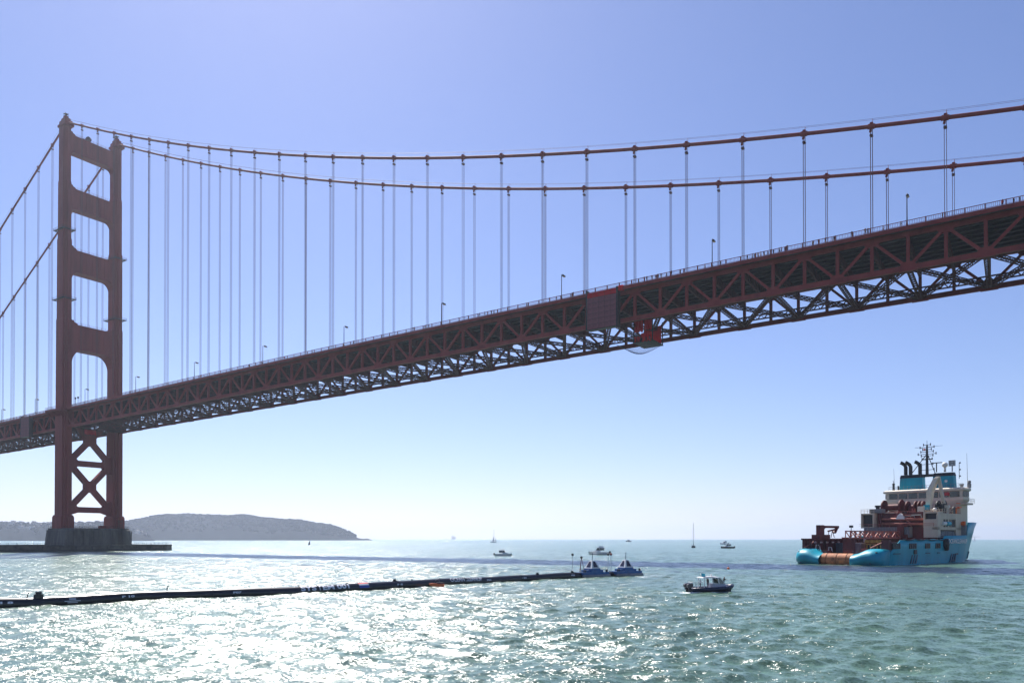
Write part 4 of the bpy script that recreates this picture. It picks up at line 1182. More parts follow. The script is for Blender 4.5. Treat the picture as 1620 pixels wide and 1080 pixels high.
part('bow_winch', ORANGE, lambda b: (b.tube([(44.2, -9.9, 10.0), (44.2, -8.9, 10.0)], .5, 10), b.bx(44.0, 44.6, -10.2, -9.6, 9.2, 10.6)))
part('bow_recess', SHIPGREY, B((44.0, 45.1, -10.4, -9.3, 7.0, 9.6)))
# wheelhouse with flared windows
def wheelhouse(b):
    o_ = [(44.0, -10.0), (44.0, 10.2), (46.0, 10.8), (50, 10.6), (58, 6.5), (58, -3.5), (49.5, -9.4), (46.4, -10.5)]
    def rg(k, z, sx=0): return [(50 + (x - 50) * k + sx, y * k, z) for x, y in o_]
    b.loft([rg(.93, 15.4), rg(.985, 16.2), rg(.985, 16.9), rg(.96, 17.0), rg(.97, 18.5), rg(1.03, 18.7), rg(1.03, 19.2), rg(.96, 19.5)])
wb = part('wheelhouse', BEIGE2, wheelhouse)
for k in range(7):
    y0 = 9.0 - k * 2.62
    part('bridge_window', GLASS, lambda b: b.prism([(y0, 17.05), (y0 - 2.2, 17.05), (y0 - 2.2, 18.45), (y0, 18.45)], 'x', 44.02, 44.4), wb)
for (xa, ya), (xb, yb_) in (((44.25, -9.75), (46.3, -10.22)), ((46.6, -10.1), (47.9, -9.6)), ((48.1, -9.5), (49.3, -9.05)), ((44.3, 9.95), (45.9, 10.45)), ((46.4, 10.5), (48.0, 10.45)), ((48.3, 10.4), (49.8, 10.3))):
    part('bridge_window', GLASS, lambda b: b.beam((xa, ya, 17.75), (xb, yb_, 17.75), .34, 1.3), wb)
part('bridge_wing', BEIGE, B((44.2, 48.2, -10.6, 10.6, 14.9, 15.35)))
part('wing_rail', BEIGE2, lambda b: ([b.beam((44.6, -10.5, z), (44.6, 10.5, z), .07, .07) for z in (15.9, 16.3)], [b.beam((44.6, -10.5 + k * 1.0, 15.3), (44.6, -10.5 + k * 1.0, 16.3), .06, .06) for k in range(22)], [b.beam((44.6, -11.0, z), (48, -11.0, z), .07, .07) for z in (15.9, 16.4)], [b.beam((44.6 + k * .85, -11.0, 15.2), (44.6 + k * .85, -11.0, 16.4), .06, .06) for k in range(5)]))
part('red_board', mat('red_board', (0.5, 0.03, 0.04), 0.5), B((43.85, 44.0, -6.6, -5.4, 17.4, 18.3)))
part('roof_rail', SHIPGREY, lambda b: ([b.beam((45, -9.5, z), (45, 9.5, z), .06, .06) for z in (20.0, 20.5)], [b.beam((45, -9.5 + k, 19.5), (45, -9.5 + k, 20.5), .05, .05) for k in range(20)]))
# funnels
for y0, y1 in ((7.2, 1.0), (-1.4, -6.8)):
    fu = part('funnel', BLUE, lambda b: b.loft([[(46.2, y0, 19.5), (46.2, y1, 19.5), (48.0, y1, 19.5), (48.0, y0, 19.5)], [(46.3, y0 - .15, 22.8), (46.3, y1 + .15, 22.8), (47.9, y1 + .15, 22.8), (47.9, y0 - .15, 22.8)]]))
    part('funnel_top', SHIPBLACK, lambda b: b.loft([[(46.25, y0 - .1, 22.8), (46.25, y1 + .1, 22.8), (47.95, y1 + .1, 22.8), (47.95, y0 - .1, 22.8)], [(46.4, y0 - .3, 23.7), (46.4, y1 + .3, 23.7), (47.8, y1 + .3, 23.7), (47.8, y0 - .3, 23.7)]]), fu)
part('funnel_emblem', WHITE, lambda b: b.add([(46.1, -4.9 + .55 * (1 if k % 2 == 0 else .45) * math.sin(math.pi * k / 7), 21.4 + .55 * (1 if k % 2 == 0 else .45) * math.cos(math.pi * k / 7)) for k in range(14)], [tuple(range(14))]))
part('funnel_bridge', SHIPBLACK, B((46.6, 47.6, -1.4, 1.0, 22.9, 23.6)))
for y, x in ((5.9, 47.2), (4.6, 47.2), (2.2, 47.4)):
    part('exhaust_pipe', SHIPBLACK, lambda b: b.tube([(x, y, 23.8), (x, y, 26.0), (x - .15, y + .25, 26.6), (x - .5, y + .8, 27.1), (x - .7, y + 1.1, 27.25)], .48, 12), smooth=True, ang=40)
# mast
def mast(b):
    b.tube([(47, .2, 23.4), (47, .2, 29.6), (47, .2, 31.6)], [.42, .3, .2], 8)
    for y in (4.6, -1.9):
        b.beam((47, y, 23.6), (47, .2 + (.2 if y > 0 else -.2), 28.9), .16, .16)
    for z, w_ in ((24.8, 1.8), (26.3, 1.5), (27.7, 1.3), (28.6, 1.5), (29.1, 2.3), (29.7, 1.6), (30.3, 1.1), (30.9, 1.8), (31.6, .9)):
        b.beam((47, .2 - w_, z), (47, .2 + w_, z), .12, .12)
        for sg in (-1, 1):
            b.tube([(47, .2 + sg * w_, z - .25), (47, .2 + sg * w_, z + .4)], .13, 5)
    b.beam((47, .2, 30.9), (46.2, 3.0, 31.0), .08, .08); b.beam((47, .2, 31.1), (47.5, -3.6, 31.1), .06, .06)
    b.tube([(47, .2, 31.4), (47, .2, 32.8)], .06, 5)
    for k in range(16): b.beam((46.6, -.1, 24.2 + k * .4), (46.6, .5, 24.2 + k * .4), .05, .05)
part('mast', SHIPBLACK, mast)
part('radar_scanner', SHIPBLACK, lambda b: (b.bx(46.4, 46.7, -1.4, 1.4, 27.5, 27.75), b.tube([(47, -2.2, 24), (47, -2.2, 26.4)], .15, 6), b.bx(46.8, 47.1, -3.6, -1.0, 26.4, 26.62)))
part('mast_light', mat('mast_red', (0.6, 0.1, 0.1), 0.4), lambda b: b.ball((46.5, .6, 30.3), .32, 8))
rd = part('radome', WHITE, lambda b: (b.ball((48, -3.9, 25.9), .75, 12), b.tube([(48, -3.9, 24), (48, -3.9, 25.2)], .3, 8)), smooth=True)
part('lattice_dish', SHIPGREY, lambda b: (b.tube([(48, -5.7, 24), (48, -5.7, 25.5)], .15, 6), [b.box((47.9, -5.7 + dy, 26.2), (.5, .12, 1.5)) for dy in (-.7, -.35, 0, .35, .7)], [b.box((47.95, -5.7, 26.2 + dz), (.3, 1.6, .12)) for dz in (-.7, 0, .7)]))
part('signal_pole', SHIPBLACK, lambda b: (b.tube([(48, -7.4, 22), (48, -7.4, 26.2)], .07, 5), [b.bx(47.85, 48.15, -7.75, -7.45, z, z + .35) for z in (22.5, 24.2, 26.0)]))
part('whip_antenna', SHIPBLACK, lambda b: b.tube([(52, -7.9, 19.4), (52, -7.7, 29)], [.06, .03], 5))
part('whip_antenna', SHIPGREY, lambda b: b.tube([(50, 10.2, 19.4), (50, 10.5, 26)], [.06, .03], 5))
part('searchlight', SHIPBLACK, lambda b: (b.tube([(46.5, 8.9, 19.5), (46.5, 8.9, 21.2)], .3, 8), b.ball((46.5, 8.9, 21.3), .4, 8), b.tube([(46.5, 7.6, 19.5), (46.5, 7.6, 20.8)], .25, 8), b.tube([(46.5, 8.9, 21.5), (46.5, 9.0, 22.4)], .07, 5)))
part('searchlight', SHIPGREY, lambda b: (b.tube([(49, -9.4, 19.5), (49, -9.4, 20.6)], .5, 8), b.ball((49, -9.4, 21.0), .5, 8), b.tube([(49, -7.6, 19.5), (49, -7.6, 20.6)], [.25, .6], 8)))
# clutter: pipe runs, lockers, hose reels and rails about the winches and the house
rk = random.Random(21)
for k in range(16):
    x, y, z = rk.uniform(33.6, 35.4), rk.uniform(-8.0, 8.2), 12.8
    w1, w2, h1 = rk.uniform(.3, .9), rk.uniform(.3, 1.1), rk.uniform(.4, 1.3)
    part('deck_locker', rk.choice((MAROON, PINKRED, BEIGE2, SHIPBLACK, SHIPGREY)), B((x, x + w1, y, y + w2, z, z + h1)))
for k in range(9):
    y = rk.uniform(-5, 6.4); z = rk.uniform(9.2, 12.3)
    part('pipe_run', rk.choice((PINKRED, MAROON, SHIPGREY)), lambda b: b.tube([(32.7, y, z), (32.7, y - rk.uniform(.8, 2.4), z + rk.uniform(-.1, .1)), (32.7, y - 2.5, z - rk.uniform(.3, 1.2))], rk.uniform(.07, .16), 6))
for k in range(12):
    x, y = rk.uniform(6, 29), rk.uniform(-8.6, 8.0)
    part('deck_gear', rk.choice((MAROON, SHIPBLACK, YELLOW, SHIPGREY, PINKRED)), lambda b: (b.bx(x, x + rk.uniform(.5, 1.6), y, y + rk.uniform(.4, 1.4), 2.41, 2.41 + rk.uniform(.4, 1.6)), b.tube([(x + .3, y + .3, 2.4), (x + .3, y + .3, 2.4 + rk.uniform(1.4, 2.6))], .09, 5)))
for k in range(7):
    y = -8.6 + k * 2.7
    part('deck_rail', PINKRED, lambda b: (b.beam((29.9, y, 9.1), (29.9, y, 10.0), .07, .07), b.beam((29.9, y, 9.95), (29.9, y + 2.6, 9.95), .06, .06), b.beam((29.9, y, 9.55), (29.9, y + 2.6, 9.55), .05, .05)))
for z in (8.2, 10.6, 13.0):
    for k in range(5):
        x = 44.9 + k * .5
        part('porthole', SHIPBLACK, lambda b: b.tube([(43.94, 7.6 - k * 3.6, z), (44.02, 7.6 - k * 3.6, z)], .28, 10))
for k in range(9):
    part('wall_stiffener', BEIGE, B((43.88, 44.0, -8.9 + k * 2.2, -8.78 + k * 2.2, 12.8, 15.0)))
part('upper_walkway', BEIGE2, lambda b: (b.bx(43.0, 44.0, -9.0, 9.0, 14.2, 14.35), [b.beam((43.05, -9 + k * 1.2, 14.35), (43.05, -9 + k * 1.2, 15.2), .06, .06) for k in range(16)], b.beam((43.05, -9, 15.2), (43.05, 9, 15.2), .06, .06), b.beam((43.05, -9, 14.8), (43.05, 9, 14.8), .05, .05)))
# loose cargo on the work deck
def deck_box(nm, label, cat, x0, x1, y0, y1, z0, z1, m, ribs=8, rm=None):
    c = Matrix.Rotation(SHIP_RZ, 4, 'Z') @ Vector(((x0 + x1) / 2, (y0 + y1) / 2, 0)) * SHIP_K
    e = empty(nm, (SHIP_POS[0] + c.x, SHIP_POS[1] + c.y, z0 * SHIP_K), SHIP_RZ); e.scale = (SHIP_K,) * 3; tag(e, label, cat)
    lx, ly, hh = (x1 - x0), (y1 - y0), z1 - z0
    b = MB(); b.bx(-lx / 2, lx / 2, -ly / 2, ly / 2, 0, hh); o = b.build('shell', m, e)
    for k in range(ribs):
        b = MB(); y = -ly / 2 + ly * (k + .5) / ribs; b.bx(-lx / 2 - .12, -lx / 2, y - .14, y + .14, .1, hh - .1); b.build('rib', rm or m, e)
    b = MB(); b.bx(-lx / 2 - .16, lx / 2 + .1, -ly / 2 - .1, ly / 2 + .1, hh, hh + .15); b.build('top_frame', rm or m, e)
    return e
deck_box('cargo_container', 'dark grey ribbed container on the ship deck beside the maroon bulwark', 'container', 14, 19, 5.6, 8.0, 2.41, 4.9, mat('container_slate', (0.09, 0.11, 0.14), .6), 6)
deck_box('cargo_container', 'pale mauve grey ribbed container in the middle of the ship deck', 'container', 14, 19, 1.6, 5.2, 2.41, 4.9, mat('container_mauve', (0.22, 0.19, 0.23), .6), 9)
yb = deck_box('cargo_rack', 'worn yellow equipment frame on the ship deck under the lattice boom', 'rack', 15.0, 18.5, -3.2, 1.0, 2.41, 4.6, mat('rack_dark', (0.05, 0.05, 0.035), .8, var=.3, scale=2), 5, YELLOW)
b = MB(); b.bx(-1.9, -1.7, -2.2, 2.2, 2.6, 3.3); b.bx(-1.95, -1.72, -2.2, 2.2, 3.32, 3.4); b.build('basket', YELLOW, yb)
deck_box('cargo_bundle', 'white wrapped bundle on the ship deck behind the lattice boom', 'bundle', 22, 24, 2.5, 5.0, 5.2, 7.2, mat('wrap_pink_white', (0.55, 0.45, 0.45), .7), 3)
# ------------------------------------------------------------------ floating barrier pipe
PIPE = mat('black_pipe_plastic', (0.012, 0.013, 0.018), 0.28, var=0.15, scale=0.5, spec=0.6)
ctrl = [(-64, 58), (-45.4, 70.3), (-41.5, 73.7), (-32.8, 81.4), (-20.6, 90.2), (-6.9, 104.4), (2.8, 114.5), (12.4, 122.9), (19.5, 128.6), (25.2, 132.4)]
def cat_rom(P, k):
    out = []
    for i in range(len(P) - 1):
        p0, p1, p2, p3 = P[max(i - 1, 0)], P[i], P[i + 1], P[min(i + 2, len(P) - 1)]
        for j in range(k):
            t = j / k
            out.append(tuple(.5 * (2 * b_ + (c - a) * t + (2 * a - 5 * b_ + 4 * c - d) * t * t + (-a + 3 * b_ - 3 * c + d) * t ** 3) for a, b_, c, d in zip(p0, p1, p2, p3)))
    out.append(P[-1]); return out
path2 = cat_rom(ctrl, 14)
path = [Vector((x, y, .24 + .05 * math.sin(i * .21) + .025 * math.sin(i * .53 + 1))) for i, (x, y) in enumerate(path2)]
acc = [0.0]
for a, c in zip(path, path[1:]): acc.append(acc[-1] + (c - a).length)
def pipe_at(d):
    i = max(0, min(len(acc) - 2, int(np.searchsorted(acc, d)) - 1)); t = (d - acc[i]) / (acc[i + 1] - acc[i])
    p = path[i].lerp(path[i + 1], t); tg = (path[i + 1] - path[i]).normalized()
    return p, tg
def pipe_dist_for_bearing(px):
    tb = (px - 778.39) / 1204.26
    k = min(range(len(path)), key=lambda i: abs(path[i].x / path[i].y - tb)); return acc[k]
PR = 0.60
boomp = empty('floating_barrier', path[0]); tag(boomp, 'long black floating barrier pipe lying across the water', 'barrier')
def barrier_part(nm, m, mb, smooth=False, parent=None):
    mb.v = [(x - path[0].x, y - path[0].y, z - path[0].z) for x, y, z in mb.v] if parent is None else mb.v
    return mb.build(nm, m, parent or boomp, smooth)
b = MB(); b.tube(path, PR, 20); barrier_part('pipe', PIPE, b, True)
for d in np.arange(6, acc[-1], 12.0):
    p, tg = pipe_at(d); b = MB(); b.tube([p - tg * .09, p + tg * .09], PR + .05, 20); barrier_part('pipe_collar', PIPE, b)
def wrap_text(txt, height, d0, d1, v0, m, name='lettering', bold=.02):
    """lettering that follows the round face of the pipe towards the camera; v0 = angle of its foot above the waterline side"""
    me = text_mesh(txt, height, 0.0, name, 1.0, bold)
    bm = bmesh.new(); bm.from_mesh(me)
    for k in range(1, 9):
        bmesh.ops.bisect_plane(bm, geom=bm.verts[:] + bm.edges[:] + bm.faces[:], plane_co=(0, height * k / 9, 0), plane_no=(0, 1, 0))
    xs = [v.co.x for v in bm.verts]; x0, x1 = min(xs), max(xs)
    for v in bm.verts:
        d = d0 + (v.co.x - x0) / (x1 - x0) * (d1 - d0)
        p, tg = pipe_at(d)
        side = Vector((tg.y, -tg.x, 0)).normalized()                 # towards the camera
        a = v0 + v.co.y / PR
        v.co = p - path[0] + (side * math.cos(a) + Vector((0, 0, 1)) * math.sin(a)) * (PR + .012)
    bm.to_mesh(me); bm.free()
    me.materials.append(m)
    return link(name, me, boomp)
LETTER = mat('letter_paint', (0.75, 0.76, 0.82), .5, var=.04)
wrap_text('SYSTEM 001', .62, pipe_dist_for_bearing(466), pipe_dist_for_bearing(545), R(12), LETTER, bold=.03)
wrap_text('OCEANCLEANUP', .62, pipe_dist_for_bearing(704), pipe_dist_for_bearing(760), R(12), LETTER, bold=.012)
for px, t, wd in ((0, '1 8', 1.0), (197, 'P 10', 1.2), (364, 'P07', .9), (557, 'P06', .9), (624, 'P05', .9), (766, 'P04', .9), (824, 'P03', .9), (902, 'P02', .8)):
    d = pipe_dist_for_bearing(px); wrap_text(t, .2, d, d + wd, R(8), LETTER, 'section_number', .012)
def patch(px0, px1, a0, a1, m, nm):
    d0, d1 = pipe_dist_for_bearing(px0), pipe_dist_for_bearing(px1)
    if d1 - d0 < .3: d1 = d0 + .8
    rings = []
    for k in range(5):
        p, tg = pipe_at(d0 + (d1 - d0) * k / 4); side = Vector((tg.y, -tg.x, 0)).normalized()
        rings.append([p + (side * math.cos(a) + Vector((0, 0, 1)) * math.sin(a)) * (PR + .014) for a in np.linspace(a0, a1, 5)])
    b = MB(); b.loft(rings, closed=False, cap=False); barrier_part(nm, m, b)
patch(565, 574, R(52), R(88), mat('flag_red', (0.6, 0.05, 0.06), .5), 'flag_red_band')
patch(565, 574, R(30), R(52), WHITE, 'flag_white_band')
patch(565, 574, R(0), R(30), mat('flag_blue', (0.03, 0.07, 0.35), .5), 'flag_blue_band')
for k, (a0, w_) in enumerate(((-8, .9), (6, 1.4), (20, .6), (32, .6))):
    d = pipe_dist_for_bearing(96); p, tg = pipe_at(d + .7)
    rings = []
    for q in (-w_ / 2, w_ / 2):
        p, tg = pipe_at(d + .7 + q); side = Vector((tg.y, -tg.x, 0)).normalized()
        rings.append([p + (side * math.cos(a) + Vector((0, 0, 1)) * math.sin(a)) * (PR + .014) for a in (R(a0), R(a0 + 6))])
    b = MB(); b.loft(rings, closed=False, cap=False); barrier_part('load_mark', LETTER, b)
# fittings bolted on top of the pipe
for px, big in ((63, 1), (628, .55), (848, .55), (905, .55)):
    p, tg = pipe_at(pipe_dist_for_bearing(px)); b = MB(); z = p.z + PR - .08
    b.tube([(p.x, p.y, z), (p.x, p.y, z + .38 * big)], .34 * big + .08, 10); b.tube([(p.x, p.y, z + .38 * big), (p.x, p.y, z + .62 * big)], .22 * big + .06, 10); barrier_part('beacon_box', PIPE, b)
for px in (47, 257):
    p, tg = pipe_at(pipe_dist_for_bearing(px)); b = MB(); z = p.z + PR
    b.tube([(p.x, p.y, z - .05), (p.x + .08, p.y, z + .3)], .05, 5); b.ball((p.x + .14, p.y, z + .42), .07, 6); barrier_part('ring_bolt', PIPE, b)
for px in (549, 655, 470, 620):
    p, tg = pipe_at(pipe_dist_for_bearing(px)); b = MB(); b.tube([(p.x, p.y, p.z + PR - .02), (p.x, p.y, p.z + PR + .14)], .09, 6); barrier_part('stud', PIPE, b)

# ------------------------------------------------------------------ the two instrument pods
PODBLUE = mat('pod_blue', (0.02, 0.11, 0.30), .5, var=.15)
SOLAR = mat('solar_dark', (0.04, 0.035, 0.06), .2)
def pod(x, y, rz, label):
    e = empty('instrument_pod', (x, y, 0), rz); tag(e, label, 'buoy', 'instrument pods on the barrier')
    b = MB(); b.loft([[(-2.9, -1.0, .35), (2.9, -1.0, .35), (2.9, 1.0, .35), (-2.9, 1.0, .35)], [(-2.9, -1.0, .85), (2.9, -1.0, .85), (2.9, 1.0, .85), (-2.9, 1.0, .85)]]); b.build('float_deck', PODBLUE, e)
    b = MB(); b.tube([(-2.9, -1.05, .15), (2.9, -1.05, .15)], .33, 10); b.build('pontoon', SHIPGREY, e, True)
    b = MB(); b.tube([(-2.9, 1.05, .15), (2.9, 1.05, .15)], .33, 10); b.build('pontoon', SHIPGREY, e, True)
    b = MB(); b.loft([[(-1.05, -1.0, .85), (1.05, -1.0, .85), (1.05, 1.0, .85), (-1.05, 1.0, .85)], [(-.95, -.92, 1.45), (.95, -.92, 1.45), (.95, .92, 1.45), (-.95, .92, 1.45)]]); b.build('housing_base', PODBLUE, e)
    b = MB(); b.loft([[(-.95, -.92, 1.45), (.95, -.92, 1.45), (.95, .92, 1.45), (-.95, .92, 1.45)], [(-.3, -.3, 2.75), (.3, -.3, 2.75), (.3, .3, 2.75), (-.3, .3, 2.75)]]); hs = b.build('housing', WHITE, e)
    for rz_ in (0, 90, 180, 270):
        M = Matrix.Rotation(R(rz_), 4, 'Z'); b = MB()
        b.add([M @ Vector(p) for p in ((-.5, -.84, 1.62), (.5, -.84, 1.62), (.2, -.42, 2.55), (-.2, -.42, 2.55))], [(0, 1, 2, 3)])
        b.v = [tuple(Vector(v) * 1.0 + (M @ Vector((0, -.05, .02)))) for v in b.v]; b.build('solar_panel', SOLAR, hs)
    b = MB(); b.tube([(0, 0, 2.75), (.1, 0, 4.0)], .06, 6); b.build('aerial', SHIPGREY, e)
    for k in range(4):
        b = MB(); b.beam((-2.6 + k * .35 if k < 2 else 1.9 + k * .2, -.9, .85), (-2.6 + k * .35 if k < 2 else 1.9 + k * .2, -.9, 1.25), .16, .16); b.build('bollard', SHIPBLACK, e)
    for sx in (-1, 1):
        b = MB(); b.bx(sx * 1.5 - .35, sx * 1.5 + .35, -.7, .7, .85, 1.2); b.build('locker', PODBLUE, e)
pod(16.6, 126.2, R(35), 'blue and white pyramid instrument pod nearer the long pipe')
pod(22.9, 130.6, R(33), 'blue and white pyramid instrument pod at the free end of the pipe')
def mast_post(x, y, z0, hgt, label, tri=False, m=WHITE, hm=SHIPBLACK):
    e = empty('beacon_mast', (x, y, z0)); tag(e, label, 'mast')
    b = MB()
    if tri:
        for a in (0, 2.1, 4.2): b.tube([(.5 * math.cos(a), .5 * math.sin(a), 0), (.06 * math.cos(a), .06 * math.sin(a), hgt)], .045, 5)
        b.tube([(-.4, 0, .5), (.4, 0, .5)], .03, 5)
    else: b.tube([(0, 0, 0), (0, 0, hgt)], .055, 6)
    b.build('post', m, e)
    b = MB(); b.lathe([(.08, 0), (.2, .1), (.22, .3), (.1, .42)], (0, 0, hgt), 10); b.build('lantern', hm, e)
mast_post(13.05, 123.4, .8, 2.75, 'thin white beacon mast standing on the black pipe before the pods')
mast_post(14.7, 125.2, .85, 2.2, 'dark three legged beacon frame beside the first instrument pod', True, mat('frame_red', (0.18, 0.05, 0.05), .6))
mast_post(19.6, 128.5, .7, 2.8, 'white beacon mast between the two pods, left of the pair')
mast_post(20.15, 129.0, .7, 2.8, 'white beacon mast between the two pods, right of the pair', hm=mat('lantern_red', (0.25, 0.05, 0.05), .5))

# ------------------------------------------------------------------ boats
NAVY = mat('navy_tube', (0.012, 0.02, 0.05), .45)
GEL = mat('gelcoat_white', (0.75, 0.76, 0.78), .25, var=.04)
GELGREY = mat('gelcoat_grey', (0.42, 0.44, 0.52), .35, var=.06)
CLEAR = mat('boat_glass', (0.10, 0.16, 0.16), .1, spec=.8)
def boat_hull(L_, Bm, H, m, e, nm='hull', flare=1.0, keel=-.3):
    b = MB(); rings = []
    for t in np.linspace(0, 1, 12):
        w_ = Bm / 2 * (1 if t < .5 else math.cos((t - .5) / .5 * math.pi / 2 * .98) ** .7)
        s = H * (1 + .35 * max(0, t - .4))
        x = -L_ / 2 + L_ * t
        rings.append([(x, -w_, s), (x - .25 * max(0, t - .6) * L_ * .3, -w_ * .82, .05), (x - .5 * max(0, t - .6) * L_ * .3, 0, keel), (x - .25 * max(0, t - .6) * L_ * .3, w_ * .82, .05), (x, w_, s), (x, 0, s * .92)])
    b.loft(rings); o = b.build(nm, m, e); smooth_by_angle(o.data, 40); return o
# rigid inflatable with cabin, close to the camera
rib = empty('patrol_boat', (25.9, 90.0, .05), R(14)); rib.scale = (.88, .9, .76); tag(rib, 'dark inflatable patrol boat with white cabin and twin outboards', 'boat')
boat_hull(6.2, 1.7, .55, mat('rib_hull', (0.02, 0.03, 0.06), .4), rib)
tub = [(-3.3, -1.05, .55), (-2.0, -1.1, .5), (0, -1.1, .52), (1.6, -1.0, .62), (2.6, -.6, .8), (3.15, 0, .92), (2.6, .6, .8), (1.6, 1.0, .62), (0, 1.1, .52), (-2.0, 1.1, .5), (-3.3, 1.05, .55)]
b = MB(); b.tube(tub, [.16] + [.3] * 9 + [.16], 12); b.build('collar_tube', NAVY, rib, True)
b = MB(); b.bx(-2.6, 1.9, -.85, .85, .5, .62); b.build('deck', GELGREY, rib)
cb_ = MB(); cb_.loft([[(-.2, -.8, .62), (1.9, -.62, .62), (1.9, .62, .62), (-.2, .8, .62)], [(-.2, -.8, 1.35), (1.75, -.6, 1.3), (1.75, .6, 1.3), (-.2, .8, 1.35)]]); cab = cb_.build('cabin', GELGREY, rib)
for sg in (-1, 1):
    for pa, pb_ in (((-.15, sg * .78, 1.3), (-.3, sg * .74, 2.2)), ((.75, sg * .74, 1.3), (.55, sg * .72, 2.2)), ((1.7, sg * .6, 1.3), (.9, sg * .68, 2.2)), ((-1.5, sg * .8, .62), (-1.45, sg * .76, 2.25))):
        b = MB(); b.beam(pa, pb_, .1, .1); b.build('roof_post', WHITE, rib)
b = MB(); b.loft([[(-1.7, -.86, 2.22), (1.0, -.78, 2.18), (1.0, .78, 2.18), (-1.7, .86, 2.22)], [(-1.6, -.78, 2.36), (.9, -.7, 2.3), (.9, .7, 2.3), (-1.6, .78, 2.36)]]); b.build('roof', WHITE, rib)
b = MB(); b.add([(1.66, -.55, 1.32), (1.66, .55, 1.32), (.92, .6, 2.18), (.92, -.6, 2.18)], [(0, 1, 2, 3)]); b.build('windscreen', CLEAR, rib)
for sg in (-1, 1):
    b = MB(); b.add([(.8, sg * .72, 1.35), (1.55, sg * .62, 1.33), (.95, sg * .66, 2.15), (.65, sg * .7, 2.15)], [(0, 1, 2, 3)]); b.build('side_window', CLEAR, rib)
for sg in (-.42, .42):
    b = MB(); b.loft([[(-3.75, sg - .2, .75), (-3.05, sg - .2, .75), (-3.05, sg + .2, .75), (-3.75, sg + .2, .75)], [(-3.8, sg - .22, 1.2), (-3.0, sg - .2, 1.3), (-3.0, sg + .2, 1.3), (-3.8, sg + .22, 1.2)], [(-3.6, sg - .15, 1.38), (-3.1, sg - .15, 1.45), (-3.1, sg + .15, 1.45), (-3.6, sg + .15, 1.38)]]); og = b.build('outboard_engine', mat('outboard_grey', (0.07, 0.07, 0.085), .3), rib)
    b = MB(); b.bx(-3.5, -3.2, sg - .08, sg + .08, -.3, .75); b.build('engine_leg', SHIPBLACK, og)
b = MB(); b.tube([(-2.7, -.9, .6), (-2.9, -.88, 1.55), (-2.9, .88, 1.55), (-2.7, .9, .6)], .05, 6); b.bx(-3.6, -1.8, -.95, -.85, 1.5, 1.62); b.build('stern_arch', WHITE, rib)
b = MB(); b.tube([(-1.5, 0, 2.36), (-1.5, 0, 3.1)], .03, 5); b.build('flag_staff', WHITE, rib)
b = MB(); n = 6
rings = [[(-1.5 + .12 * i, .05 * math.sin(i * 1.2), 2.95 - .03 * i), (-1.5 + .12 * i, .05 * math.sin(i * 1.2 + .4), 2.45 - .05 * i)] for i in range(n)]
b.loft(rings, closed=False, cap=False); b.build('flag', TEAL, rib)
b = MB(); b.bx(-.9, .5, -.5, .5, 2.36, 2.44); b.tube([(.2, .3, 2.4), (.2, .3, 2.75)], .12, 8); b.build('radar', WHITE, rib)
b = MB(); b.bx(2.0, 2.4, -.25, .25, .7, 1.1); b.build('bow_locker', GELGREY, rib)
Mr = Matrix.Translation(rib.location) @ Matrix.Rotation(R(14), 4, 'Z') @ Matrix.Diagonal((.88, .9, .76, 1))
def onboat(M, p): q = M @ Vector(p); return q
person(onboat(Mr, (-.55, -.1, .62)), R(14), 0, 'black', 'black', 'person in black standing at the wheel under the patrol boat roof', None, .72)
person(onboat(Mr, (1.95, .15, .62)), R(14), 1, 'black', 'black', 'person in black at the patrol boat bow raising a camera', None, .78)
person(onboat(Mr, (-1.4, .35, .62)), R(200), 0, 'white', 'grey', 'person in white top seated low at the patrol boat stern', None, .62)
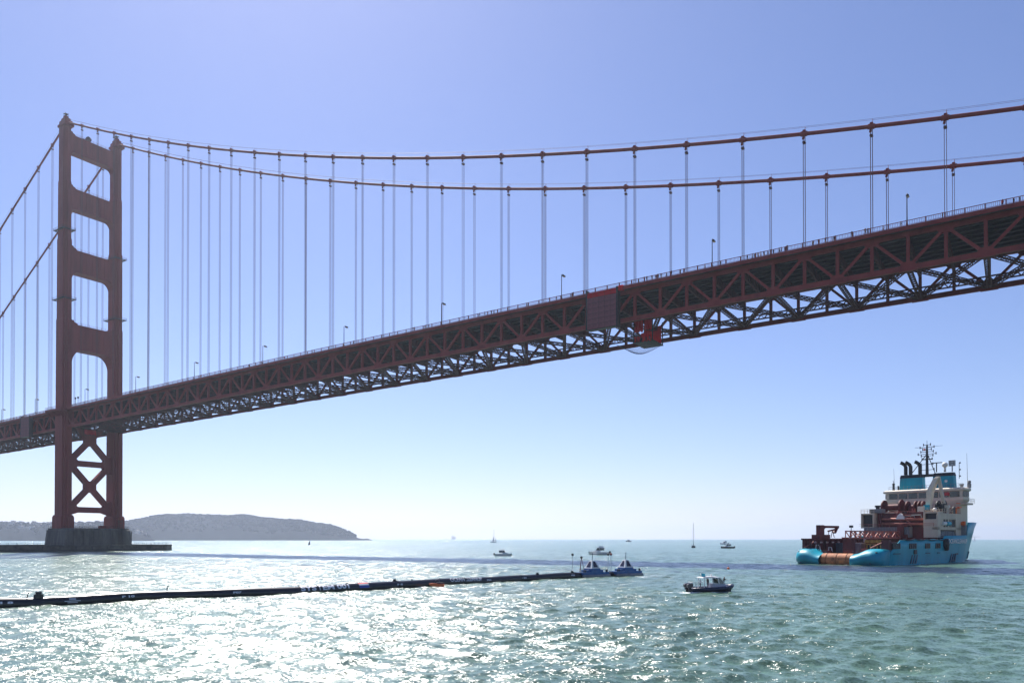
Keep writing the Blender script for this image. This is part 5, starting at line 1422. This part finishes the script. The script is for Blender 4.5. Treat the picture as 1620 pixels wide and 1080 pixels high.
def cruiser(nm, loc, rz, L_, label, hullm, cat='boat', canopy=True, fly=False, people=0):
    e = empty(nm, loc, rz); tag(e, label, cat)
    k = L_ / 7.0
    boat_hull(L_, 2.5 * k, .85 * k, hullm, e)
    b = MB(); b.loft([[(-.6 * k, -1.05 * k, .8 * k), (2.0 * k, -.75 * k, .95 * k), (2.0 * k, .75 * k, .95 * k), (-.6 * k, 1.05 * k, .8 * k)], [(-.4 * k, -.95 * k, 1.35 * k), (1.3 * k, -.6 * k, 1.3 * k), (1.3 * k, .6 * k, 1.3 * k), (-.4 * k, .95 * k, 1.35 * k)]]); b.build('cabin', GEL, e)
    for sg in (-1, 1):
        for pa, pb_ in (((-1.9 * k, sg * 1.0 * k, .8 * k), (-1.8 * k, sg * .95 * k, 2.15 * k)), ((-.3 * k, sg * .95 * k, 1.3 * k), (-.5 * k, sg * .9 * k, 2.15 * k)), ((.9 * k, sg * .8 * k, 1.3 * k), (.3 * k, sg * .85 * k, 2.15 * k))):
            b = MB(); b.beam(pa, pb_, .07 * k, .07 * k); b.build('roof_post', GEL, e)
    b = MB(); b.loft([[(-2.1 * k, -1.05 * k, 2.13 * k), (.5 * k, -.95 * k, 2.13 * k), (.5 * k, .95 * k, 2.13 * k), (-2.1 * k, 1.05 * k, 2.13 * k)], [(-2.0 * k, -.95 * k, 2.28 * k), (.4 * k, -.85 * k, 2.28 * k), (.4 * k, .85 * k, 2.28 * k), (-2.0 * k, .95 * k, 2.28 * k)]]); b.build('roof', GEL, e)
    b = MB(); b.add([(.85 * k, -.72 * k, 1.32 * k), (.85 * k, .72 * k, 1.32 * k), (.3 * k, .8 * k, 2.12 * k), (.3 * k, -.8 * k, 2.12 * k)], [(0, 1, 2, 3)]); b.build('windscreen', CLEAR, e)
    for sg in (-1, 1):
        b = MB(); b.add([(-1.6 * k, sg * .97 * k, 1.35 * k), (.6 * k, sg * .84 * k, 1.35 * k), (.25 * k, sg * .86 * k, 2.1 * k), (-1.6 * k, sg * .93 * k, 2.1 * k)], [(0, 1, 2, 3)]); b.build('side_window', GLASS, e)
    if fly:
        b = MB(); b.loft([[(-1.5 * k, -.8 * k, 2.28 * k), (0, -.7 * k, 2.28 * k), (0, .7 * k, 2.28 * k), (-1.5 * k, .8 * k, 2.28 * k)], [(-1.4 * k, -.75 * k, 2.75 * k), (-.2 * k, -.65 * k, 2.75 * k), (-.2 * k, .65 * k, 2.75 * k), (-1.4 * k, .75 * k, 2.75 * k)]]); b.build('flybridge', GEL, e)
    b = MB(); b.bx(-3.9 * k, -3.3 * k, -.4 * k, .4 * k, .3 * k, 1.1 * k); b.build('outboard_engine', SHIPBLACK, e)
    b = MB()
    for q in range(4): b.beam(((1.2 + q * .6) * k, -.7 * k + q * .15 * k, .95 * k), ((1.2 + q * .6) * k, -.7 * k + q * .15 * k, 1.45 * k), .03, .03); b.beam(((1.2 + q * .6) * k, .7 * k - q * .15 * k, .95 * k), ((1.2 + q * .6) * k, .7 * k - q * .15 * k, 1.45 * k), .03, .03)
    b.build('bow_rail', SHIPGREY, e)
    return e
cruiser('motor_boat', (4.2, 281, .05), R(4), 6.6, 'small white cabin boat with dark windows left of the instrument pods', GEL)
for q, (dx, dy) in enumerate(((-1.3, .3), (-.9, -.35), (-.2, .2))):
    person((4.2 + dx, 281 + dy, .75), R(60 * q), q % 3, ('navy', 'black', 'red')[q], 'black', 'person in %s top aboard the small white cabin boat' % ('navy', 'black', 'red')[q], 'people on the small cabin boat', .95)
cruiser('motor_yacht', (42.6, 303.6, .1), R(160), 8.6, 'white motor yacht with dark aft windows beyond the instrument pods', GEL, 'yacht', fly=True)
cruiser('launch', (156.5, 506, .1), R(170), 8.8, 'dark low launch right of the sailing boat', mat('launch_dark', (0.03, 0.03, 0.035), .5))
for q, dx in enumerate((-1.6, -.6, .6, 1.4)):
    person((156.5 + dx, 506 + .3 * (-1) ** q, .9), R(90 * q), q % 3, 'black', 'navy', 'person in black aboard the dark low launch', 'people on the dark launch')
cruiser('motor_boat', (272, 892, .1), R(185), 10.5, 'far white motor boat just behind the dark launch', GEL, fly=True)
cruiser('motor_boat', (303, 1686, .1), R(20), 13, 'tiny dark boat near the horizon behind the yacht', mat('far_boat_dark', (0.06, 0.06, 0.07), .5))
def sailboat(nm, loc, rz, L_, mast_h, hullm, label, sails=None):
    e = empty(nm, loc, rz); tag(e, label, 'sailing boat')
    k = L_ / 10
    boat_hull(L_, 3.0 * k, 1.1 * k, hullm, e, keel=-.6)
    b = MB(); b.loft([[(-2.2 * k, -.9 * k, 1.05 * k), (1.5 * k, -.7 * k, 1.2 * k), (1.5 * k, .7 * k, 1.2 * k), (-2.2 * k, .9 * k, 1.05 * k)], [(-2.0 * k, -.7 * k, 1.75 * k), (1.0 * k, -.5 * k, 1.65 * k), (1.0 * k, .5 * k, 1.65 * k), (-2.0 * k, .7 * k, 1.75 * k)]]); b.build('cabin', hullm, e)
    b = MB(); b.tube([(.8 * k, 0, 1.2 * k), (.8 * k, 0, mast_h)], [.13 * k, .08 * k], 6); b.build('mast', LAMPM, e)
    b = MB(); b.tube([(.8 * k, 0, 2.3 * k), (-3.6 * k, 0, 2.4 * k)], .11 * k, 6); b.build('sail_boom', LAMPM, e)
    b = MB(); b.tube([(.5 * k, 0, 2.6 * k), (-3.4 * k, 0, 2.7 * k)], [.28 * k, .16 * k], 8); b.build('furled_sail', mat('sail_cover', (0.06, 0.05, 0.06), .8), e)
    b = MB()
    for p in ((5 * k, 0, 1.3 * k), (-4.8 * k, 0, 1.1 * k), (.8 * k, 1.4 * k, 1.1 * k), (.8 * k, -1.4 * k, 1.1 * k)): b.tube([p, (.8 * k, 0, mast_h * .97)], .025, 4)
    b.build('rigging', LAMPM, e)
    if sails:
        for pts in sails:
            P3 = [Vector(p) for p in pts]; b = MB(); n = 6
            rings = []
            for i in range(n + 1):
                a = P3[0].lerp(P3[2], i / n); c = P3[1].lerp(P3[2], i / n); row = []
                for j in range(5):
                    t = j / 4; q = a.lerp(c, t); q.y += .10 * (c - a).length * math.sin(math.pi * t); row.append(tuple(q))
                rings.append(row)
            b.loft(rings[:-1], closed=False, cap=False); b.build('sail', mat('sail_cloth', (0.62, 0.62, 0.63), .8), e)
    return e
sailboat('sailing_boat', (143.4, 542, 0), R(75), 10, 18.0, mat('sail_hull_dark', (0.05, 0.045, 0.05), .4), 'dark sailing boat with tall bare mast and no sails')
sailboat('sailing_boat', (2.5, 1380, 0), R(20), 12, 24, GEL, 'pale sailing boat with thin raised sails near the horizon', [((-1.6, 0, 3.0), (.8, 0, 3.0), (.8, 0, 13)), ((3.6, 0, 2.2), (5.6, 0, 2.2), (2.6, 0, 11))])
sailboat('sailing_boat', (1560, 2460, 0), R(30), 13, 14, GEL, 'tiny white sailing boat on the horizon right of the ship bow', [((-4.4, 0, 3.0), (.8, 0, 3.0), (.8, 0, 13))])
# windsurfer
ws = empty('windsurfer', (-181.7, 759, 0.05), R(20)); tag(ws, 'dark windsurf sail and board in the white glitter below the headland', 'windsurfer')
b = MB(); b.loft([[(-1.3, -.3, .05), (-1.3, .3, .05), (-1.3, .3, .2), (-1.3, -.3, .2)], [(.8, -.33, .05), (.8, .33, .05), (.8, .33, .22), (.8, -.33, .22)], [(1.5, -.05, .2), (1.5, .05, .2), (1.5, .05, .3), (1.5, -.05, .3)]]); b.build('board', SHIPBLACK, ws)
b = MB(); rings = []
for i in range(7):
    t = i / 6; z = .4 + 4.0 * t; wd = 1.9 * (1 - t) ** .8 + .12
    rings.append([(.3 - wd * j / 4 - .25 * t, .15 * math.sin(math.pi * j / 4), z) for j in range(5)])
b.loft(rings, closed=False, cap=False); b.build('sail', SHIPBLACK, ws)
b = MB(); b.tube([(.35, 0, .2), (.1, 0, 4.5)], .05, 6); b.build('mast', SHIPBLACK, ws)
person((-181.7 - 1.0, 758.8, .2), R(20), 1, 'black', 'black', 'person in black holding the windsurf sail below the headland')
# jet ski beside the pipe
js = empty('jet_ski', (-7.2, 100.4, .0), R(195)); tag(js, 'small orange and grey jet ski close against the black pipe', 'jet ski')
b = MB(); b.loft([[(-.9, -.28, .02), (-.9, .28, .02), (-.9, .26, .34), (-.9, -.26, .34)], [(0, -.34, .0), (0, .34, .0), (0, .3, .42), (0, -.3, .42)], [(.7, -.22, .08), (.7, .22, .08), (.7, .2, .5), (.7, -.2, .5)], [(1.1, -.05, .3), (1.1, .05, .3), (1.1, .04, .45), (1.1, -.04, .45)]]); b.build('hull', ORANGE, js)
b = MB(); b.bx(-.8, .1, -.16, .16, .4, .58); b.build('seat', SHIPBLACK, js)
b = MB(); b.beam((.35, 0, .45), (.2, 0, .82), .12, .12); b.beam((.2, -.3, .84), (.2, .3, .84), .06, .06); b.build('handlebar', SHIPBLACK, js)
person((-6.9, 100.5, .05), R(195), 1, 'grey', 'grey', 'person in grey riding the small jet ski by the pipe', None, .68, 2)
# orange buoy
bu = empty('marker_buoy', (49.6, 159.8, 0)); bu.scale = (.6,) * 3; tag(bu, 'small orange buoy floating in the bridge shadow left of the ship', 'buoy')
b = MB(); b.lathe([(.15, -.3), (.42, -.1), (.5, .15), (.42, .45), (.15, .65)], (0, 0, 0), 14); b.build('float', ORANGE, bu, True)
b = MB(); b.tube([(0, 0, .6), (0, 0, 1.0)], .06, 6); b.tube([(0, 0, .95), (0, 0, 1.08)], .12, 6); b.build('lifting_eye', SHIPBLACK, bu)
# container ship hull down on the horizon
cs = empty('cargo_ship', (-450, 9000, 0), R(84)); tag(cs, 'tiny grey cargo ship seen end on at the horizon', 'ship')
boat_hull(180, 30, 14, mat('far_ship_hull', (0.05, 0.05, 0.06), .6), cs)
b = MB(); b.bx(-84, -60, -15, 15, 13, 36); b.bx(-80, -66, -17, 17, 36, 39); b.build('deckhouse', BEIGE, cs)
for k in range(5):
    b = MB(); b.bx(-54 + k * 24, -33 + k * 24, -14, 14, 14, 30); b.build('container_stack', mat('far_container', (0.12, 0.08, 0.08), .7), cs)
# ------------------------------------------------------------------ haze: pale even air over the whole strait
hv = bpy.data.materials.new('haze_air'); hv.use_nodes = True
n = hv.node_tree; n.nodes.clear()
ho = n.nodes.new('ShaderNodeOutputMaterial'); pv = n.nodes.new('ShaderNodeVolumePrincipled')
pv.inputs['Color'].default_value = (0.74, 0.83, 1.0, 1)
pv.inputs['Density'].default_value = HAZE
pv.inputs['Anisotropy'].default_value = 0.55
n.links.new(pv.outputs[0], ho.inputs['Volume'])
b = MB(); b.bx(-15500, 15500, -600, 15500, -4, 236)
hz_o = b.build('haze', hv)
tag(hz_o, 'pale sea haze over the strait', kind='stuff')
